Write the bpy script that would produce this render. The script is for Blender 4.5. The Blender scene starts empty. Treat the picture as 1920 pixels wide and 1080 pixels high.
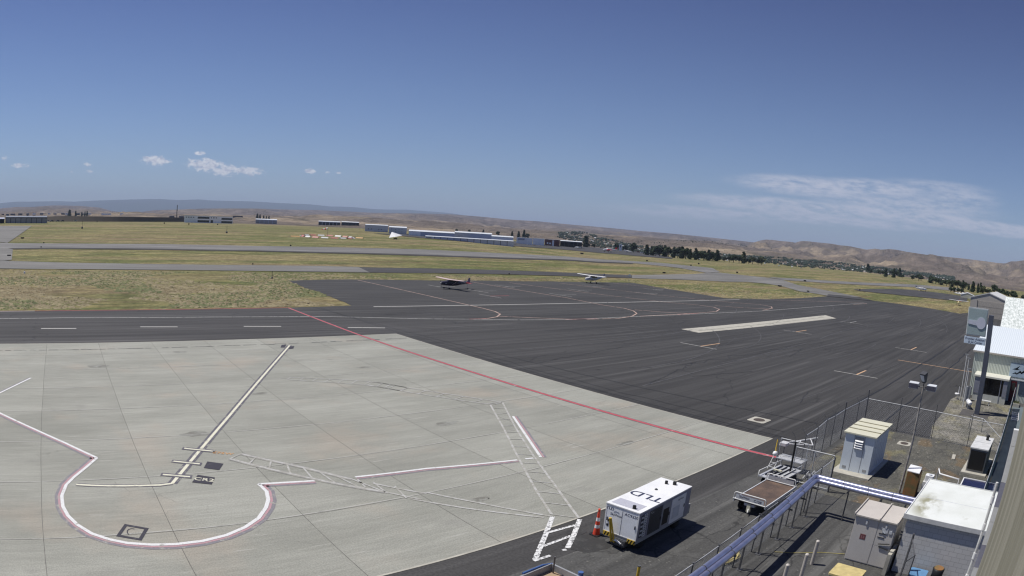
import bpy, bmesh, math, random
from mathutils import Vector, Matrix, noise
from math import sin, cos, pi, radians, hypot, atan2, degrees
S = bpy.context.scene
COL = S.collection
random.seed(7)

# ---------------------------------------------------------------- camera: a wide weather-cam lens, 12.2 m up beside a hangar wall
H = 12.2022
K1, K3 = 0.770573, 0.0628477
PITCH, ROLL, YAW = 0.0796118, 0.0646885, 0.716790
cam = bpy.data.cameras.new('camera'); cam_o = bpy.data.objects.new('camera', cam); COL.objects.link(cam_o); S.camera = cam_o
cam.type = 'PANO'; cam.sensor_width = 36; cam.sensor_height = 20.25
cp = cam if hasattr(cam, 'panorama_type') else cam.cycles
cp.panorama_type = 'FISHEYE_LENS_POLYNOMIAL'; cp.fisheye_fov = radians(180)
cp.fisheye_polynomial_k0 = 0; cp.fisheye_polynomial_k1 = -K1/18; cp.fisheye_polynomial_k2 = 0
cp.fisheye_polynomial_k3 = -K3/18**3; cp.fisheye_polynomial_k4 = 0
cam.clip_start = 0.05; cam.clip_end = 90000
def turn(v):
    c, s = cos(YAW), sin(YAW)
    return Vector((c*v[0]+s*v[1], -s*v[0]+c*v[1], v[2]))
cr, sr, cpt, spt = cos(ROLL), sin(ROLL), cos(PITCH), sin(PITCH)
ax = turn((cr, spt*sr, cpt*sr)); ay = turn((-sr, spt*cr, cpt*cr)); az_ = turn((0, -cpt, spt))
cam_o.matrix_world = Matrix(((ax.x, ay.x, az_.x, 0), (ax.y, ay.y, az_.y, 0), (ax.z, ay.z, az_.z, H), (0, 0, 0, 1)))

def ray(px, py):                      # direction of a photograph pixel (1920x1080) in the world
    x, y = (px-960)/960, -(py-540)/960
    r = hypot(x, y)+1e-9; th = K1*r+K3*r**3
    return (ax*(sin(th)*x/r)+ay*(sin(th)*y/r)-az_*cos(th)).normalized()
def azel(px, py):
    d = ray(px, py); return degrees(atan2(d.y, d.x)), degrees(math.asin(d.z))
def gp(px, py, z=0.0):
    d = ray(px, py); t = (z-H)/min(d.z, -1e-4); return Vector((d.x*t, d.y*t, z))

# ---------------------------------------------------------------- sun and sky
SUN_EL, SUN_AZ = radians(62.5), (-0.40, 0.9165)     # direction towards the sun on the ground plane
sun = bpy.data.lights.new('sun', 'SUN'); sun.energy = 4.8; sun.angle = radians(0.53); sun.color = (1.0, 0.965, 0.91)
sun_o = bpy.data.objects.new('sun', sun); COL.objects.link(sun_o)
to_sun = Vector((SUN_AZ[0]*cos(SUN_EL), SUN_AZ[1]*cos(SUN_EL), sin(SUN_EL)))
sun_o.rotation_euler = to_sun.to_track_quat('Z', 'Y').to_euler(); sun_o.location = (0, 0, 60)
W = bpy.data.worlds.new('World'); S.world = W; W.use_nodes = True
nt = W.node_tree; nt.nodes.clear()
def N(t, kind, **kw):
    n = t.nodes.new(kind)
    for k, v in kw.items(): setattr(n, k, v)
    return n
def M_(t, op, a, b=None, c=None, clamp=False):
    n = t.nodes.new('ShaderNodeMath'); n.operation = op; n.use_clamp = clamp
    for i, v in enumerate((a, b, c)):
        if v is None: continue
        if isinstance(v, (int, float)): n.inputs[i].default_value = v
        else: t.links.new(v, n.inputs[i])
    return n.outputs[0]
sky = N(nt, 'ShaderNodeTexSky'); sky.sky_type = 'NISHITA'; sky.sun_disc = False
sky.sun_elevation = SUN_EL; sky.sun_rotation = radians(-23.6); sky.altitude = 430; sky.air_density = 1.0; sky.dust_density = 0.15; sky.ozone_density = 2.5
STR = 0.060
tc = N(nt, 'ShaderNodeTexCoord'); sx = N(nt, 'ShaderNodeSeparateXYZ'); nt.links.new(tc.outputs['Generated'], sx.inputs[0])
AZ = M_(nt, 'MULTIPLY', M_(nt, 'ARCTAN2', sx.outputs[1], sx.outputs[0]), 180/pi)
EL = M_(nt, 'MULTIPLY', M_(nt, 'ARCSINE', sx.outputs[2]), 180/pi)
def combine(a, b):
    n = N(nt, 'ShaderNodeCombineXYZ')
    for i, v in enumerate((a, b)):
        if isinstance(v, (int, float)): n.inputs[i].default_value = v
        else: nt.links.new(v, n.inputs[i])
    return n.outputs[0]
def noise_fac(vec, scale, detail=5, rough=0.55):
    n = N(nt, 'ShaderNodeTexNoise'); n.inputs['Scale'].default_value = scale; n.inputs['Detail'].default_value = detail
    n.inputs['Roughness'].default_value = rough; nt.links.new(vec, n.inputs['Vector']); return n.outputs[0]
def smooth(x, a, b):
    n = N(nt, 'ShaderNodeMapRange'); n.interpolation_type = 'SMOOTHSTEP'; n.inputs[1].default_value = a; n.inputs[2].default_value = b
    nt.links.new(x, n.inputs[0]); return n.outputs[0]
# small fair-weather cumulus: centre pixel, half width, half height (photo pixels)
CUM = [(290,301,31,8,1), (374,287,10,4,.85), (385,309,38,11,1), (420,319,34,10,.95), (462,321,34,8,.85), (10,297,9,4,.6), (38,311,19,4,.75), (163,308,10,3,.75), (169,321,8,3,.75), (581,321,11,5,.9), (614,324,5,2,.45), (635,324,4,2,.45), (133,322,4,2,.45)]
best = None
for (px, py, hw, hh, s) in CUM:
    a, e = azel(px, py); sa = hw*0.047/cos(radians(e)); se = hh*0.05
    dx = M_(nt, 'MULTIPLY', M_(nt, 'SUBTRACT', AZ, a), 1/sa); dy = M_(nt, 'MULTIPLY', M_(nt, 'SUBTRACT', EL, e), 1/se)
    r2 = M_(nt, 'ADD', M_(nt, 'MULTIPLY', dx, dx), M_(nt, 'MULTIPLY', dy, dy))
    m = M_(nt, 'MULTIPLY', M_(nt, 'SUBTRACT', 1.25, r2), s)
    best = m if best is None else M_(nt, 'MAXIMUM', best, m)
best = M_(nt, 'MAXIMUM', best, -2.0)
v1 = combine(AZ, M_(nt, 'MULTIPLY', EL, 1.7))
n1 = noise_fac(v1, 1.5, 7, 0.62)
cum = smooth(M_(nt, 'ADD', best, M_(nt, 'MULTIPLY', M_(nt, 'SUBTRACT', n1, 0.5), 4.6)), 0.0, 1.05)
# thin cirrus sheet to the right, drawn out along a line that dips slightly
a0, e0 = azel(1560, 375)
u = M_(nt, 'SUBTRACT', AZ, a0); w = M_(nt, 'SUBTRACT', EL, e0)
w1 = M_(nt, 'ADD', w, M_(nt, 'MULTIPLY', u, -0.02))
ci1 = noise_fac(combine(M_(nt, 'MULTIPLY', AZ, 0.16), M_(nt, 'MULTIPLY', w1, 1.15)), 1.0, 8, 0.6)
ci2 = noise_fac(combine(M_(nt, 'MULTIPLY', AZ, 0.55), M_(nt, 'MULTIPLY', w1, 2.4)), 1.3, 6, 0.65)
def band(px, py, hw, hh, s):
    a, e = azel(px, py); sa = hw*0.047; se = hh*0.05
    dx = M_(nt, 'MULTIPLY', M_(nt, 'SUBTRACT', AZ, a), 1/sa); dy = M_(nt, 'MULTIPLY', M_(nt, 'SUBTRACT', EL, e), 1/se)
    r2 = M_(nt, 'ADD', M_(nt, 'MULTIPLY', dx, dx), M_(nt, 'MULTIPLY', dy, dy))
    return M_(nt, 'MULTIPLY', M_(nt, 'SUBTRACT', 1.0, r2), s)
bm_ = None
for b in [(1520,350,190,22,.9), (1640,352,150,18,.8), (1800,372,110,26,.6), (1480,388,260,18,1.0), (1300,402,230,12,.6), (1700,404,260,15,1.0), (1850,425,190,12,1.0), (1560,412,300,12,.8), (1700,385,240,26,.7), (1780,418,260,13,1.0), (1895,436,160,12,1.0), (1420,404,300,9,.8), (1760,350,160,14,.5)]:
    m = band(*b); bm_ = m if bm_ is None else M_(nt, 'MAXIMUM', bm_, m)
bm_ = M_(nt, 'MAXIMUM', bm_, 0.0)
cir = M_(nt, 'MULTIPLY', smooth(bm_, 0.0, 0.85), smooth(M_(nt, 'ADD', M_(nt, 'MULTIPLY', ci1, 0.45), M_(nt, 'MULTIPLY', ci2, 0.55)), 0.33, 0.60))
cir = M_(nt, 'MULTIPLY', cir, 0.97)
tint = N(nt, 'ShaderNodeMix'); tint.data_type = 'RGBA'; tint.blend_type = 'MULTIPLY'; tint.inputs[0].default_value = 1.0
nt.links.new(sky.outputs[0], tint.inputs[6]); 
tr = N(nt, 'ShaderNodeMix'); tr.data_type = 'RGBA'; nt.links.new(smooth(EL, 1.0, 34.0), tr.inputs[0]); tr.inputs[6].default_value = (1.02, 1.14, 1.38, 1); tr.inputs[7].default_value = (0.50, 0.51, 0.94, 1)
nt.links.new(tr.outputs[2], tint.inputs[7])
mx = N(nt, 'ShaderNodeMix'); mx.data_type = 'RGBA'; nt.links.new(cir, mx.inputs[0]); nt.links.new(tint.outputs[2], mx.inputs[6])
mx.inputs[7].default_value = (0.58/STR, 0.61/STR, 0.72/STR, 1)
mx2 = N(nt, 'ShaderNodeMix'); mx2.data_type = 'RGBA'; nt.links.new(M_(nt, 'MULTIPLY', cum, 0.88), mx2.inputs[0]); nt.links.new(mx.outputs[2], mx2.inputs[6])
shade = smooth(noise_fac(combine(AZ, M_(nt, 'ADD', M_(nt, 'MULTIPLY', EL, 1.7), 0.25)), 1.9, 5), 0.3, 0.62)
cc = N(nt, 'ShaderNodeMix'); cc.data_type = 'RGBA'; nt.links.new(shade, cc.inputs[0])
cc.inputs[6].default_value = (0.50/STR, 0.52/STR, 0.64/STR, 1); cc.inputs[7].default_value = (0.95/STR, 0.95/STR, 0.98/STR, 1)
nt.links.new(cc.outputs[2], mx2.inputs[7])
bg = N(nt, 'ShaderNodeBackground'); bg.inputs[1].default_value = STR; nt.links.new(mx2.outputs[2], bg.inputs[0])
wo = N(nt, 'ShaderNodeOutputWorld'); nt.links.new(bg.outputs[0], wo.inputs[0])
S.view_settings.view_transform = 'Standard'; S.view_settings.look = 'None'; S.view_settings.exposure = 0.0; S.view_settings.gamma = 1.0
S.cycles.max_bounces = 6; S.cycles.diffuse_bounces = 2; S.cycles.glossy_bounces = 3; S.cycles.transparent_max_bounces = 12; S.cycles.volume_bounces = 0
S.cycles.sample_clamp_indirect = 3.0; S.cycles.use_denoising = True; S.cycles.filter_width = 1.25
S.cycles.caustics_reflective = False; S.cycles.caustics_refractive = False

# ---------------------------------------------------------------- helpers
class MB:
    """collects shapes of one part; build() links it as one mesh object"""
    def __init__(s): s.v = []; s.f = []; s.mi = []; s.m = 0; s.sm = []
    def add(s, vs, fs, smooth=False):
        b = len(s.v); s.v += [tuple(v) for v in vs]
        for f in fs: s.f.append([b+i for i in f]); s.mi.append(s.m); s.sm.append(smooth)
        return s
    def quad(s, a, b, c, d): return s.add([a, b, c, d], [(0, 1, 2, 3)])
    def box(s, x0, x1, y0, y1, z0, z1, bev=0):
        if bev:
            o = [(x0+bev, y0), (x1-bev, y0), (x1, y0+bev), (x1, y1-bev), (x1-bev, y1), (x0+bev, y1), (x0, y1-bev), (x0, y0+bev)]
            return s.prism(o, z0, z1)
        return s.add([(x0,y0,z0),(x1,y0,z0),(x1,y1,z0),(x0,y1,z0),(x0,y0,z1),(x1,y0,z1),(x1,y1,z1),(x0,y1,z1)],
                     [(0,3,2,1),(4,5,6,7),(0,1,5,4),(1,2,6,5),(2,3,7,6),(3,0,4,7)])
    def prism(s, poly, z0, z1, axis='z'):
        n = len(poly)
        def p(a, b, c):
            return {'z': (a, b, c), 'x': (c, a, b), 'y': (a, c, b)}[axis]
        vs = [p(a, b, z0) for a, b in poly]+[p(a, b, z1) for a, b in poly]
        fs = [tuple(range(n-1, -1, -1)), tuple(range(n, 2*n))]+[(i, (i+1) % n, n+(i+1) % n, n+i) for i in range(n)]
        return s.add(vs, fs)
    def tube(s, pts, r, n=8, closed=False, caps=True, smooth=True):
        pts = [Vector(p) for p in pts]; rr = r if isinstance(r, (list, tuple)) else [r]*len(pts)
        rings = []
        prev = None
        for i, p in enumerate(pts):
            if closed: d = pts[(i+1) % len(pts)]-pts[i-1]
            else: d = (pts[min(i+1, len(pts)-1)]-pts[max(i-1, 0)])
            d.normalize()
            if prev is None:
                u = d.orthogonal().normalized()
            else:
                u = prev-d*prev.dot(d)
                u = u.normalized() if u.length > 1e-6 else d.orthogonal().normalized()
            prev = u; w = d.cross(u)
            rings.append([p+(u*cos(2*pi*k/n)+w*sin(2*pi*k/n))*rr[i] for k in range(n)])
        vs = [v for R in rings for v in R]; m = len(pts); fs = []
        for i in range(m if closed else m-1):
            j = (i+1) % m
            for k in range(n): fs.append((i*n+k, i*n+(k+1) % n, j*n+(k+1) % n, j*n+k))
        s.add(vs, fs, smooth)
        if caps and not closed:
            s.add(rings[0], [tuple(range(n-1, -1, -1))]); s.add(rings[-1], [tuple(range(n))])
        return s
    def cyl(s, c, r, z0, z1, n=16, axis='z', r2=None):
        c = Vector(c); d = {'z': Vector((0,0,1)), 'x': Vector((1,0,0)), 'y': Vector((0,1,0))}[axis]
        return s.tube([c+d*z0, c+d*z1], [r, r if r2 is None else r2], n)
    def lathe(s, prof, c=(0, 0, 0), n=16, smooth=True):
        vs = [(c[0]+r*cos(2*pi*k/n), c[1]+r*sin(2*pi*k/n), c[2]+z) for r, z in prof for k in range(n)]
        fs = [(i*n+k, i*n+(k+1) % n, (i+1)*n+(k+1) % n, (i+1)*n+k) for i in range(len(prof)-1) for k in range(n)]
        s.add(vs, fs, smooth); m = len(prof)-1
        return s.add(vs[m*n:], [tuple(range(n))])
    def build(s, name, mat, parent=None, loc=(0, 0, 0), rz=0):
        me = bpy.data.meshes.new(name); me.from_pydata(s.v, [], s.f); me.update()
        mats = mat if isinstance(mat, (list, tuple)) else [mat]
        for m in mats: me.materials.append(m)
        for i, p in enumerate(me.polygons): p.material_index = min(s.mi[i], len(mats)-1); p.use_smooth = s.sm[i]
        o = bpy.data.objects.new(name, me); COL.objects.link(o); o.location = loc; o.rotation_euler = (0, 0, rz)
        if parent is not None: o.parent = parent
        return o
def tag(o, label=None, cat=None, group=None, kind=None):
    if label: o['label'] = label
    if cat: o['category'] = cat
    if group: o['group'] = group
    if kind: o['kind'] = kind
    return o
def thing(name, label, cat, loc=(0, 0, 0), rz=0, group=None):
    o = bpy.data.objects.new(name, None); COL.objects.link(o); o.location = loc; o.rotation_euler = (0, 0, rz); o.empty_display_size = 0.3
    return tag(o, label, cat, group)
def copy_tree(o, parent=None):
    c = o.copy(); COL.objects.link(c)
    if parent is not None: c.parent = parent
    for ch in list(o.children): copy_tree(ch, c)
    return c
_F = {}
def text_geo(txt, size, ext=0.0):
    """flat letters as vertices and faces in the XY plane, centred"""
    k = (txt, size)
    if k in _F: return _F[k]
    cu = bpy.data.curves.new('t', 'FONT'); cu.body = txt; cu.size = size; cu.offset = 0.012*size; cu.align_x = 'CENTER'; cu.align_y = 'CENTER'; cu.resolution_u = 3
    o = bpy.data.objects.new('t', cu); COL.objects.link(o)
    me = bpy.data.meshes.new_from_object(o)
    vs = [v.co.copy() for v in me.vertices]; fs = [tuple(p.vertices) for p in me.polygons]
    bpy.data.objects.remove(o); bpy.data.curves.remove(cu); bpy.data.meshes.remove(me)
    _F[k] = (vs, fs); return _F[k]
def lettering(mb, txt, size, origin, right, up, bold=1.0):
    vs, fs = text_geo(txt, size); o = Vector(origin); r = Vector(right).normalized(); u = Vector(up).normalized()
    mb.add([o+r*v.x*bold+u*v.y for v in vs], fs); return mb

# ---------------------------------------------------------------- materials
def mat(name, col, rough=0.7, metal=0.0, var=0.12, scale=2.0, col2=None, bump=0.0, spec=0.4, stretch=None, fine=0.05, coords='Object', detail=5):
    m = bpy.data.materials.new(name); m.use_nodes = True; t = m.node_tree; b = t.nodes['Principled BSDF']
    b.inputs['Roughness'].default_value = rough; b.inputs['Metallic'].default_value = metal; b.inputs['Specular IOR Level'].default_value = spec
    tc = t.nodes.new('ShaderNodeTexCoord'); v = tc.outputs[coords] if coords != 'World' else None
    if coords == 'World':
        g = t.nodes.new('ShaderNodeNewGeometry'); v = g.outputs['Position']
    if stretch:
        mp = t.nodes.new('ShaderNodeMapping'); mp.inputs['Scale'].default_value = stretch; t.links.new(v, mp.inputs[0]); v = mp.outputs[0]
    n = t.nodes.new('ShaderNodeTexNoise'); n.inputs['Scale'].default_value = scale; n.inputs['Detail'].default_value = detail; t.links.new(v, n.inputs['Vector'])
    r = t.nodes.new('ShaderNodeMapRange'); r.inputs[1].default_value = 0.3; r.inputs[2].default_value = 0.7; t.links.new(n.outputs[0], r.inputs[0])
    mx = t.nodes.new('ShaderNodeMix'); mx.data_type = 'RGBA'; t.links.new(r.outputs[0], mx.inputs[0])
    c2 = col2 or tuple(min(1, c*(1+var)) for c in col)
    c1 = col if col2 else tuple(c*(1-var) for c in col)
    mx.inputs[6].default_value = (*c1, 1); mx.inputs[7].default_value = (*c2, 1)
    out = mx.outputs[2]
    if fine:
        n2 = t.nodes.new('ShaderNodeTexNoise'); n2.inputs['Scale'].default_value = scale*14; n2.inputs['Detail'].default_value = 3; t.links.new(v, n2.inputs['Vector'])
        r2 = t.nodes.new('ShaderNodeMapRange'); r2.inputs[1].default_value = 0.3; r2.inputs[2].default_value = 0.7; r2.inputs[3].default_value = 1-fine; r2.inputs[4].default_value = 1+fine
        t.links.new(n2.outputs[0], r2.inputs[0])
        hs = t.nodes.new('ShaderNodeMix'); hs.data_type = 'RGBA'; hs.blend_type = 'MULTIPLY'; hs.inputs[0].default_value = 1
        t.links.new(out, hs.inputs[6]); t.links.new(r2.outputs[0], hs.inputs[7]); out = hs.outputs[2]
    t.links.new(out, b.inputs['Base Color'])
    if bump:
        bp = t.nodes.new('ShaderNodeBump'); bp.inputs['Strength'].default_value = bump; bp.inputs['Distance'].default_value = 0.02
        t.links.new(n.outputs[0], bp.inputs['Height']); t.links.new(bp.outputs[0], b.inputs['Normal'])
    return m
class G_:
    """small node-graph helper for the ground materials"""
    def __init__(s, name, rough=0.9, spec=0.3):
        s.m = bpy.data.materials.new(name); s.m.use_nodes = True; s.t = s.m.node_tree; s.b = s.t.nodes['Principled BSDF']
        s.b.inputs['Roughness'].default_value = rough; s.b.inputs['Specular IOR Level'].default_value = spec
        g = s.t.nodes.new('ShaderNodeNewGeometry'); s.pos = g.outputs['Position']
    def map(s, sc=(1, 1, 1), rot=0, loc=(0, 0, 0)):
        mp = s.t.nodes.new('ShaderNodeMapping'); mp.inputs['Scale'].default_value = sc; mp.inputs['Rotation'].default_value = (0, 0, rot); mp.inputs['Location'].default_value = loc
        s.t.links.new(s.pos, mp.inputs[0]); return mp.outputs[0]
    def noise(s, v, scale, lo=0.35, hi=0.65, detail=5, rough=0.55, dist=0.0):
        n = s.t.nodes.new('ShaderNodeTexNoise'); n.inputs['Scale'].default_value = scale; n.inputs['Detail'].default_value = detail
        n.inputs['Roughness'].default_value = rough; n.inputs['Distortion'].default_value = dist; s.t.links.new(v, n.inputs['Vector'])
        r = s.t.nodes.new('ShaderNodeMapRange'); r.interpolation_type = 'SMOOTHSTEP'; r.inputs[1].default_value = lo; r.inputs[2].default_value = hi; s.t.links.new(n.outputs[0], r.inputs[0])
        return r.outputs[0]
    def col(s, c):
        if isinstance(c, tuple):
            n = s.t.nodes.new('ShaderNodeRGB'); n.outputs[0].default_value = (*c, 1); return n.outputs[0]
        return c
    def mix(s, f, a, b, mode='MIX'):
        n = s.t.nodes.new('ShaderNodeMix'); n.data_type = 'RGBA'; n.blend_type = mode
        if isinstance(f, (int, float)): n.inputs[0].default_value = f
        else: s.t.links.new(f, n.inputs[0])
        s.t.links.new(s.col(a), n.inputs[6]); s.t.links.new(s.col(b), n.inputs[7]); return n.outputs[2]
    def scalar(s, f, lo, hi):          # grey multiplier lo..hi
        r = s.t.nodes.new('ShaderNodeMapRange'); r.inputs[3].default_value = lo; r.inputs[4].default_value = hi; s.t.links.new(f, r.inputs[0]); return r.outputs[0]
    def mul(s, c, f): 
        n = s.t.nodes.new('ShaderNodeMix'); n.data_type = 'RGBA'; n.blend_type = 'MULTIPLY'; n.inputs[0].default_value = 1
        s.t.links.new(s.col(c), n.inputs[6]); s.t.links.new(f, n.inputs[7]); return n.outputs[2]
    def crack(s, v, scale, width, warp=0.6, wscale=1.5):
        nz = s.t.nodes.new('ShaderNodeTexNoise'); nz.inputs['Scale'].default_value = wscale; nz.inputs['Detail'].default_value = 4; s.t.links.new(v, nz.inputs['Vector'])
        sc = s.t.nodes.new('ShaderNodeVectorMath'); sc.operation = 'SCALE'; sc.inputs['Scale'].default_value = warp; s.t.links.new(nz.outputs[1], sc.inputs[0])
        ad = s.t.nodes.new('ShaderNodeVectorMath'); ad.operation = 'ADD'; s.t.links.new(v, ad.inputs[0]); s.t.links.new(sc.outputs[0], ad.inputs[1])
        vo = s.t.nodes.new('ShaderNodeTexVoronoi'); vo.feature = 'DISTANCE_TO_EDGE'; vo.inputs['Scale'].default_value = scale; s.t.links.new(ad.outputs[0], vo.inputs['Vector'])
        r = s.t.nodes.new('ShaderNodeMapRange'); r.inputs[1].default_value = width; r.inputs[2].default_value = 0; s.t.links.new(vo.outputs[0], r.inputs[0]); return r.outputs[0]
    def fmul(s, a, b):
        return M_(s.t, 'MULTIPLY', a, b)
    def done(s, c, bump=None, dist=0.02, strength=0.5):
        s.t.links.new(c, s.b.inputs['Base Color'])
        if bump is not None:
            bp = s.t.nodes.new('ShaderNodeBump'); bp.inputs['Strength'].default_value = strength; bp.inputs['Distance'].default_value = dist
            s.t.links.new(bump, bp.inputs['Height']); s.t.links.new(bp.outputs[0], s.b.inputs['Normal'])
        return s.m
def mk_asphalt(name, base, seams=True, old=False):
    g = G_(name, 0.88, 0.35); v = g.pos
    st = g.noise(g.map((0.035, 0.9, 1)), 1.0, 0.3, 0.7, 4)
    c = g.mix(st, tuple(b*0.80 for b in base), tuple(b*1.20 for b in base)); s2 = g.noise(g.map((0.012, 2.2, 1), 0.015, (2, 2, 0)), 1.0, 0.35, 0.7, 4, .6); c = g.mul(c, g.scalar(s2, 0.88, 1.14))
    big = g.noise(g.map((0.03, 0.06, 1)), 1.0, 0.3, 0.7, 3); c = g.mul(c, g.scalar(big, 0.88, 1.14))
    fn = g.noise(v, 9.0, 0.3, 0.7, 3); c = g.mul(c, g.scalar(fn, 0.82, 1.18))
    pale = g.noise(g.map((0.02, 1.1, 1), 0.02), 1.0, 0.55, 0.66, 5); c = g.mix(g.fmul(pale, g.noise(g.map((0.05, 0.1, 1), 0, (7, 3, 0)), 1.0, .4, .6)), c, tuple(b*1.75 for b in base))
    if seams:
        cr = g.crack(g.map((0.03, 0.16, 1)), 1.0, 0.006, 0.9, 0.9); c = g.mix(g.fmul(cr, 0.6), c, (0.012, 0.012, 0.013))
    if old:
        cr = g.crack(v, 0.38, 0.022, 0.9, 1.1); c = g.mix(g.fmul(cr, g.fmul(g.noise(v, 0.15, 0.4, 0.55), 0.8)), c, (0.016, 0.016, 0.016))
        st2 = g.noise(g.map((1, 1, 1), 0, (3, 9, 0)), 0.6, 0.56, 0.66, 5); c = g.mix(g.fmul(st2, 0.5), c, tuple(b*1.45 for b in base))
        sp = g.noise(v, 5.5, 0.66, 0.72, 2); c = g.mix(g.fmul(sp, 0.5), c, (0.24, 0.23, 0.2))
    return g.done(c, fn, 0.01, 0.35)
def mk_concrete():
    g = G_('concrete', 0.85, 0.3); v = g.pos; t = g.t
    # slab number -> slight tone of its own
    mp = t.nodes.new('ShaderNodeMapping'); mp.inputs['Scale'].default_value = (1/6.096, 1/6.03, 0); mp.inputs['Location'].default_value = (8.46/6.096, -17.8/6.03, 0); t.links.new(v, mp.inputs[0])
    fl = t.nodes.new('ShaderNodeVectorMath'); fl.operation = 'FLOOR'; t.links.new(mp.outputs[0], fl.inputs[0])
    wn = t.nodes.new('ShaderNodeTexWhiteNoise'); wn.noise_dimensions = '3D'; t.links.new(fl.outputs[0], wn.inputs[0])
    c = g.mix(g.noise(g.map((0.10, 0.22, 1)), 1.0, 0.3, 0.7, 5), (0.252, 0.252, 0.216), (0.312, 0.311, 0.270))
    c = g.mul(c, g.scalar(wn.outputs[0], 0.93, 1.06))
    tan = g.noise(g.map((0.14, 0.14, 1), 0, (5, 2, 0)), 1.0, 0.52, 0.72, 4); c = g.mix(g.fmul(tan, 0.5), c, (0.355, 0.305, 0.245))
    br = g.noise(g.map((0.5, 6.0, 1), 0.06), 1.0, 0.32, 0.68, 5, .65); c = g.mul(c, g.scalar(br, 0.94, 1.06)); br = g.noise(g.map((0.12, 1.2, 1), 0.03, (3, 3, 0)), 1.0, 0.35, 0.66, 5, .65); c = g.mul(c, g.scalar(br, 0.95, 1.05))
    sc = g.noise(g.map((0.3, 3.6, 1), -0.2, (1, 4, 0)), 1.0, 0.63, 0.70, 5); c = g.mix(g.fmul(sc, 0.42), c, (0.42, 0.41, 0.37))
    sd = g.noise(g.map((0.28, 0.42, 1), 0.2, (9, 1, 0)), 1.0, 0.62, 0.75, 4); c = g.mix(g.fmul(sd, 0.32), c, (0.185, 0.18, 0.165))
    fn = g.noise(v, 14.0, 0.3, 0.7, 3); c = g.mul(c, g.scalar(fn, 0.88, 1.12))
    cr = g.crack(g.map((0.11, 0.16, 1), 0.3), 1.0, 0.004, 1.3, 1.3); c = g.mix(g.fmul(cr, g.fmul(g.noise(v, 0.05, 0.5, 0.6), 0.45)), c, (0.12, 0.115, 0.10))
    return g.done(c, fn, 0.006, 0.3)
def mk_grass():
    g = G_('dry_grass', 0.95, 0.15); v = g.pos
    c = g.mix(g.noise(g.map((0.012, 0.05, 1)), 1.0, 0.34, 0.66, 5), (0.222, 0.175, 0.100), (0.270, 0.232, 0.112))
    ol = g.noise(g.map((0.010, 0.045, 1), 0.05, (4, 9, 0)), 1.0, 0.42, 0.60, 6); c = g.mix(g.fmul(ol, 0.9), c, (0.125, 0.142, 0.050))
    br = g.noise(g.map((0.03, 0.12, 1), 0, (13, 5, 0)), 1.0, 0.55, 0.68, 5); c = g.mix(g.fmul(br, 0.7), c, (0.20, 0.150, 0.082))
    yl = g.noise(g.map((0.05, 0.2, 1), 0, (2, 15, 0)), 1.0, 0.50, 0.66, 5); c = g.mix(g.fmul(yl, 0.6), c, (0.36, 0.31, 0.135))
    md = g.noise(g.map((0.22, 0.6, 1)), 1.0, 0.36, 0.64, 6, 0.7); c = g.mul(c, g.scalar(md, 0.66, 1.22)); tf = g.noise(g.map((0.55, 0.85, 1), 0.3, (5, 5, 0)), 1.0, 0.56, 0.64, 4, 0.8); c = g.mix(g.fmul(tf, 0.55), c, (0.085, 0.075, 0.035))
    fn = g.noise(g.map((0.9, 1.6, 1)), 1.0, 0.3, 0.7, 6, 0.75); c = g.mul(c, g.scalar(fn, 0.60, 1.30))
    return g.done(c, fn, 0.25, 0.6)
def mk_hills():
    g = G_('hill_grass', 0.95, 0.1); v = g.pos
    c = g.mix(g.noise(v, 0.0011, 0.4, 0.6, 6, 0.6), (0.205, 0.165, 0.130), (0.145, 0.120, 0.100))
    pa = g.noise(g.map((1, 1, 2), 0, (900, 400, 0)), 0.0021, 0.5, 0.62, 6, 0.62); c = g.mix(g.fmul(pa, 0.8), c, (0.36, 0.285, 0.195))
    dk = g.noise(g.map((1, 1, 2), 0, (100, 2400, 0)), 0.004, 0.52, 0.66, 6, 0.66); c = g.mix(g.fmul(dk, 0.7), c, (0.12, 0.105, 0.07))
    fn = g.noise(v, 0.013, 0.3, 0.7, 7, 0.7); c = g.mul(c, g.scalar(fn, 0.72, 1.2))
    ln = g.t.nodes.new('ShaderNodeVectorMath'); ln.operation = 'LENGTH'; g.t.links.new(v, ln.inputs[0])      # mauve of haze is mixed in by distance; the far plateau is forested
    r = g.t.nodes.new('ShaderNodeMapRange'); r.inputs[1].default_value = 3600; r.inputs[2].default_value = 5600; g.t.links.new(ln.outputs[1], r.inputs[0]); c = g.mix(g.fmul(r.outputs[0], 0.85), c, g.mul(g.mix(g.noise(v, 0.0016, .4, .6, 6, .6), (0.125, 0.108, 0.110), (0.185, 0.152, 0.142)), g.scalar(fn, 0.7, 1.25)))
    r = g.t.nodes.new('ShaderNodeMapRange'); r.inputs[1].default_value = 15500; r.inputs[2].default_value = 18500; g.t.links.new(ln.outputs[1], r.inputs[0]); c = g.mix(r.outputs[0], c, (0.035, 0.05, 0.045))
    return g.done(c, fn, 30.0, 0.6)
def mk_gravel():
    g = G_('gravel', 0.95, 0.2); v = g.pos
    c = g.mix(g.noise(v, 0.5, 0.35, 0.65, 6), (0.14, 0.135, 0.11), (0.24, 0.225, 0.19))
    yl = g.noise(g.map((1, 1, 1), 0, (3, 3, 0)), 0.35, 0.5, 0.66, 5); c = g.mix(g.fmul(yl, 0.5), c, (0.26, 0.235, 0.12))
    fn = g.noise(v, 3.5, 0.3, 0.7, 4, 0.8); c = g.mul(c, g.scalar(fn, 0.45, 1.5)); return g.done(c, fn, 0.05, 0.9)
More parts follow.
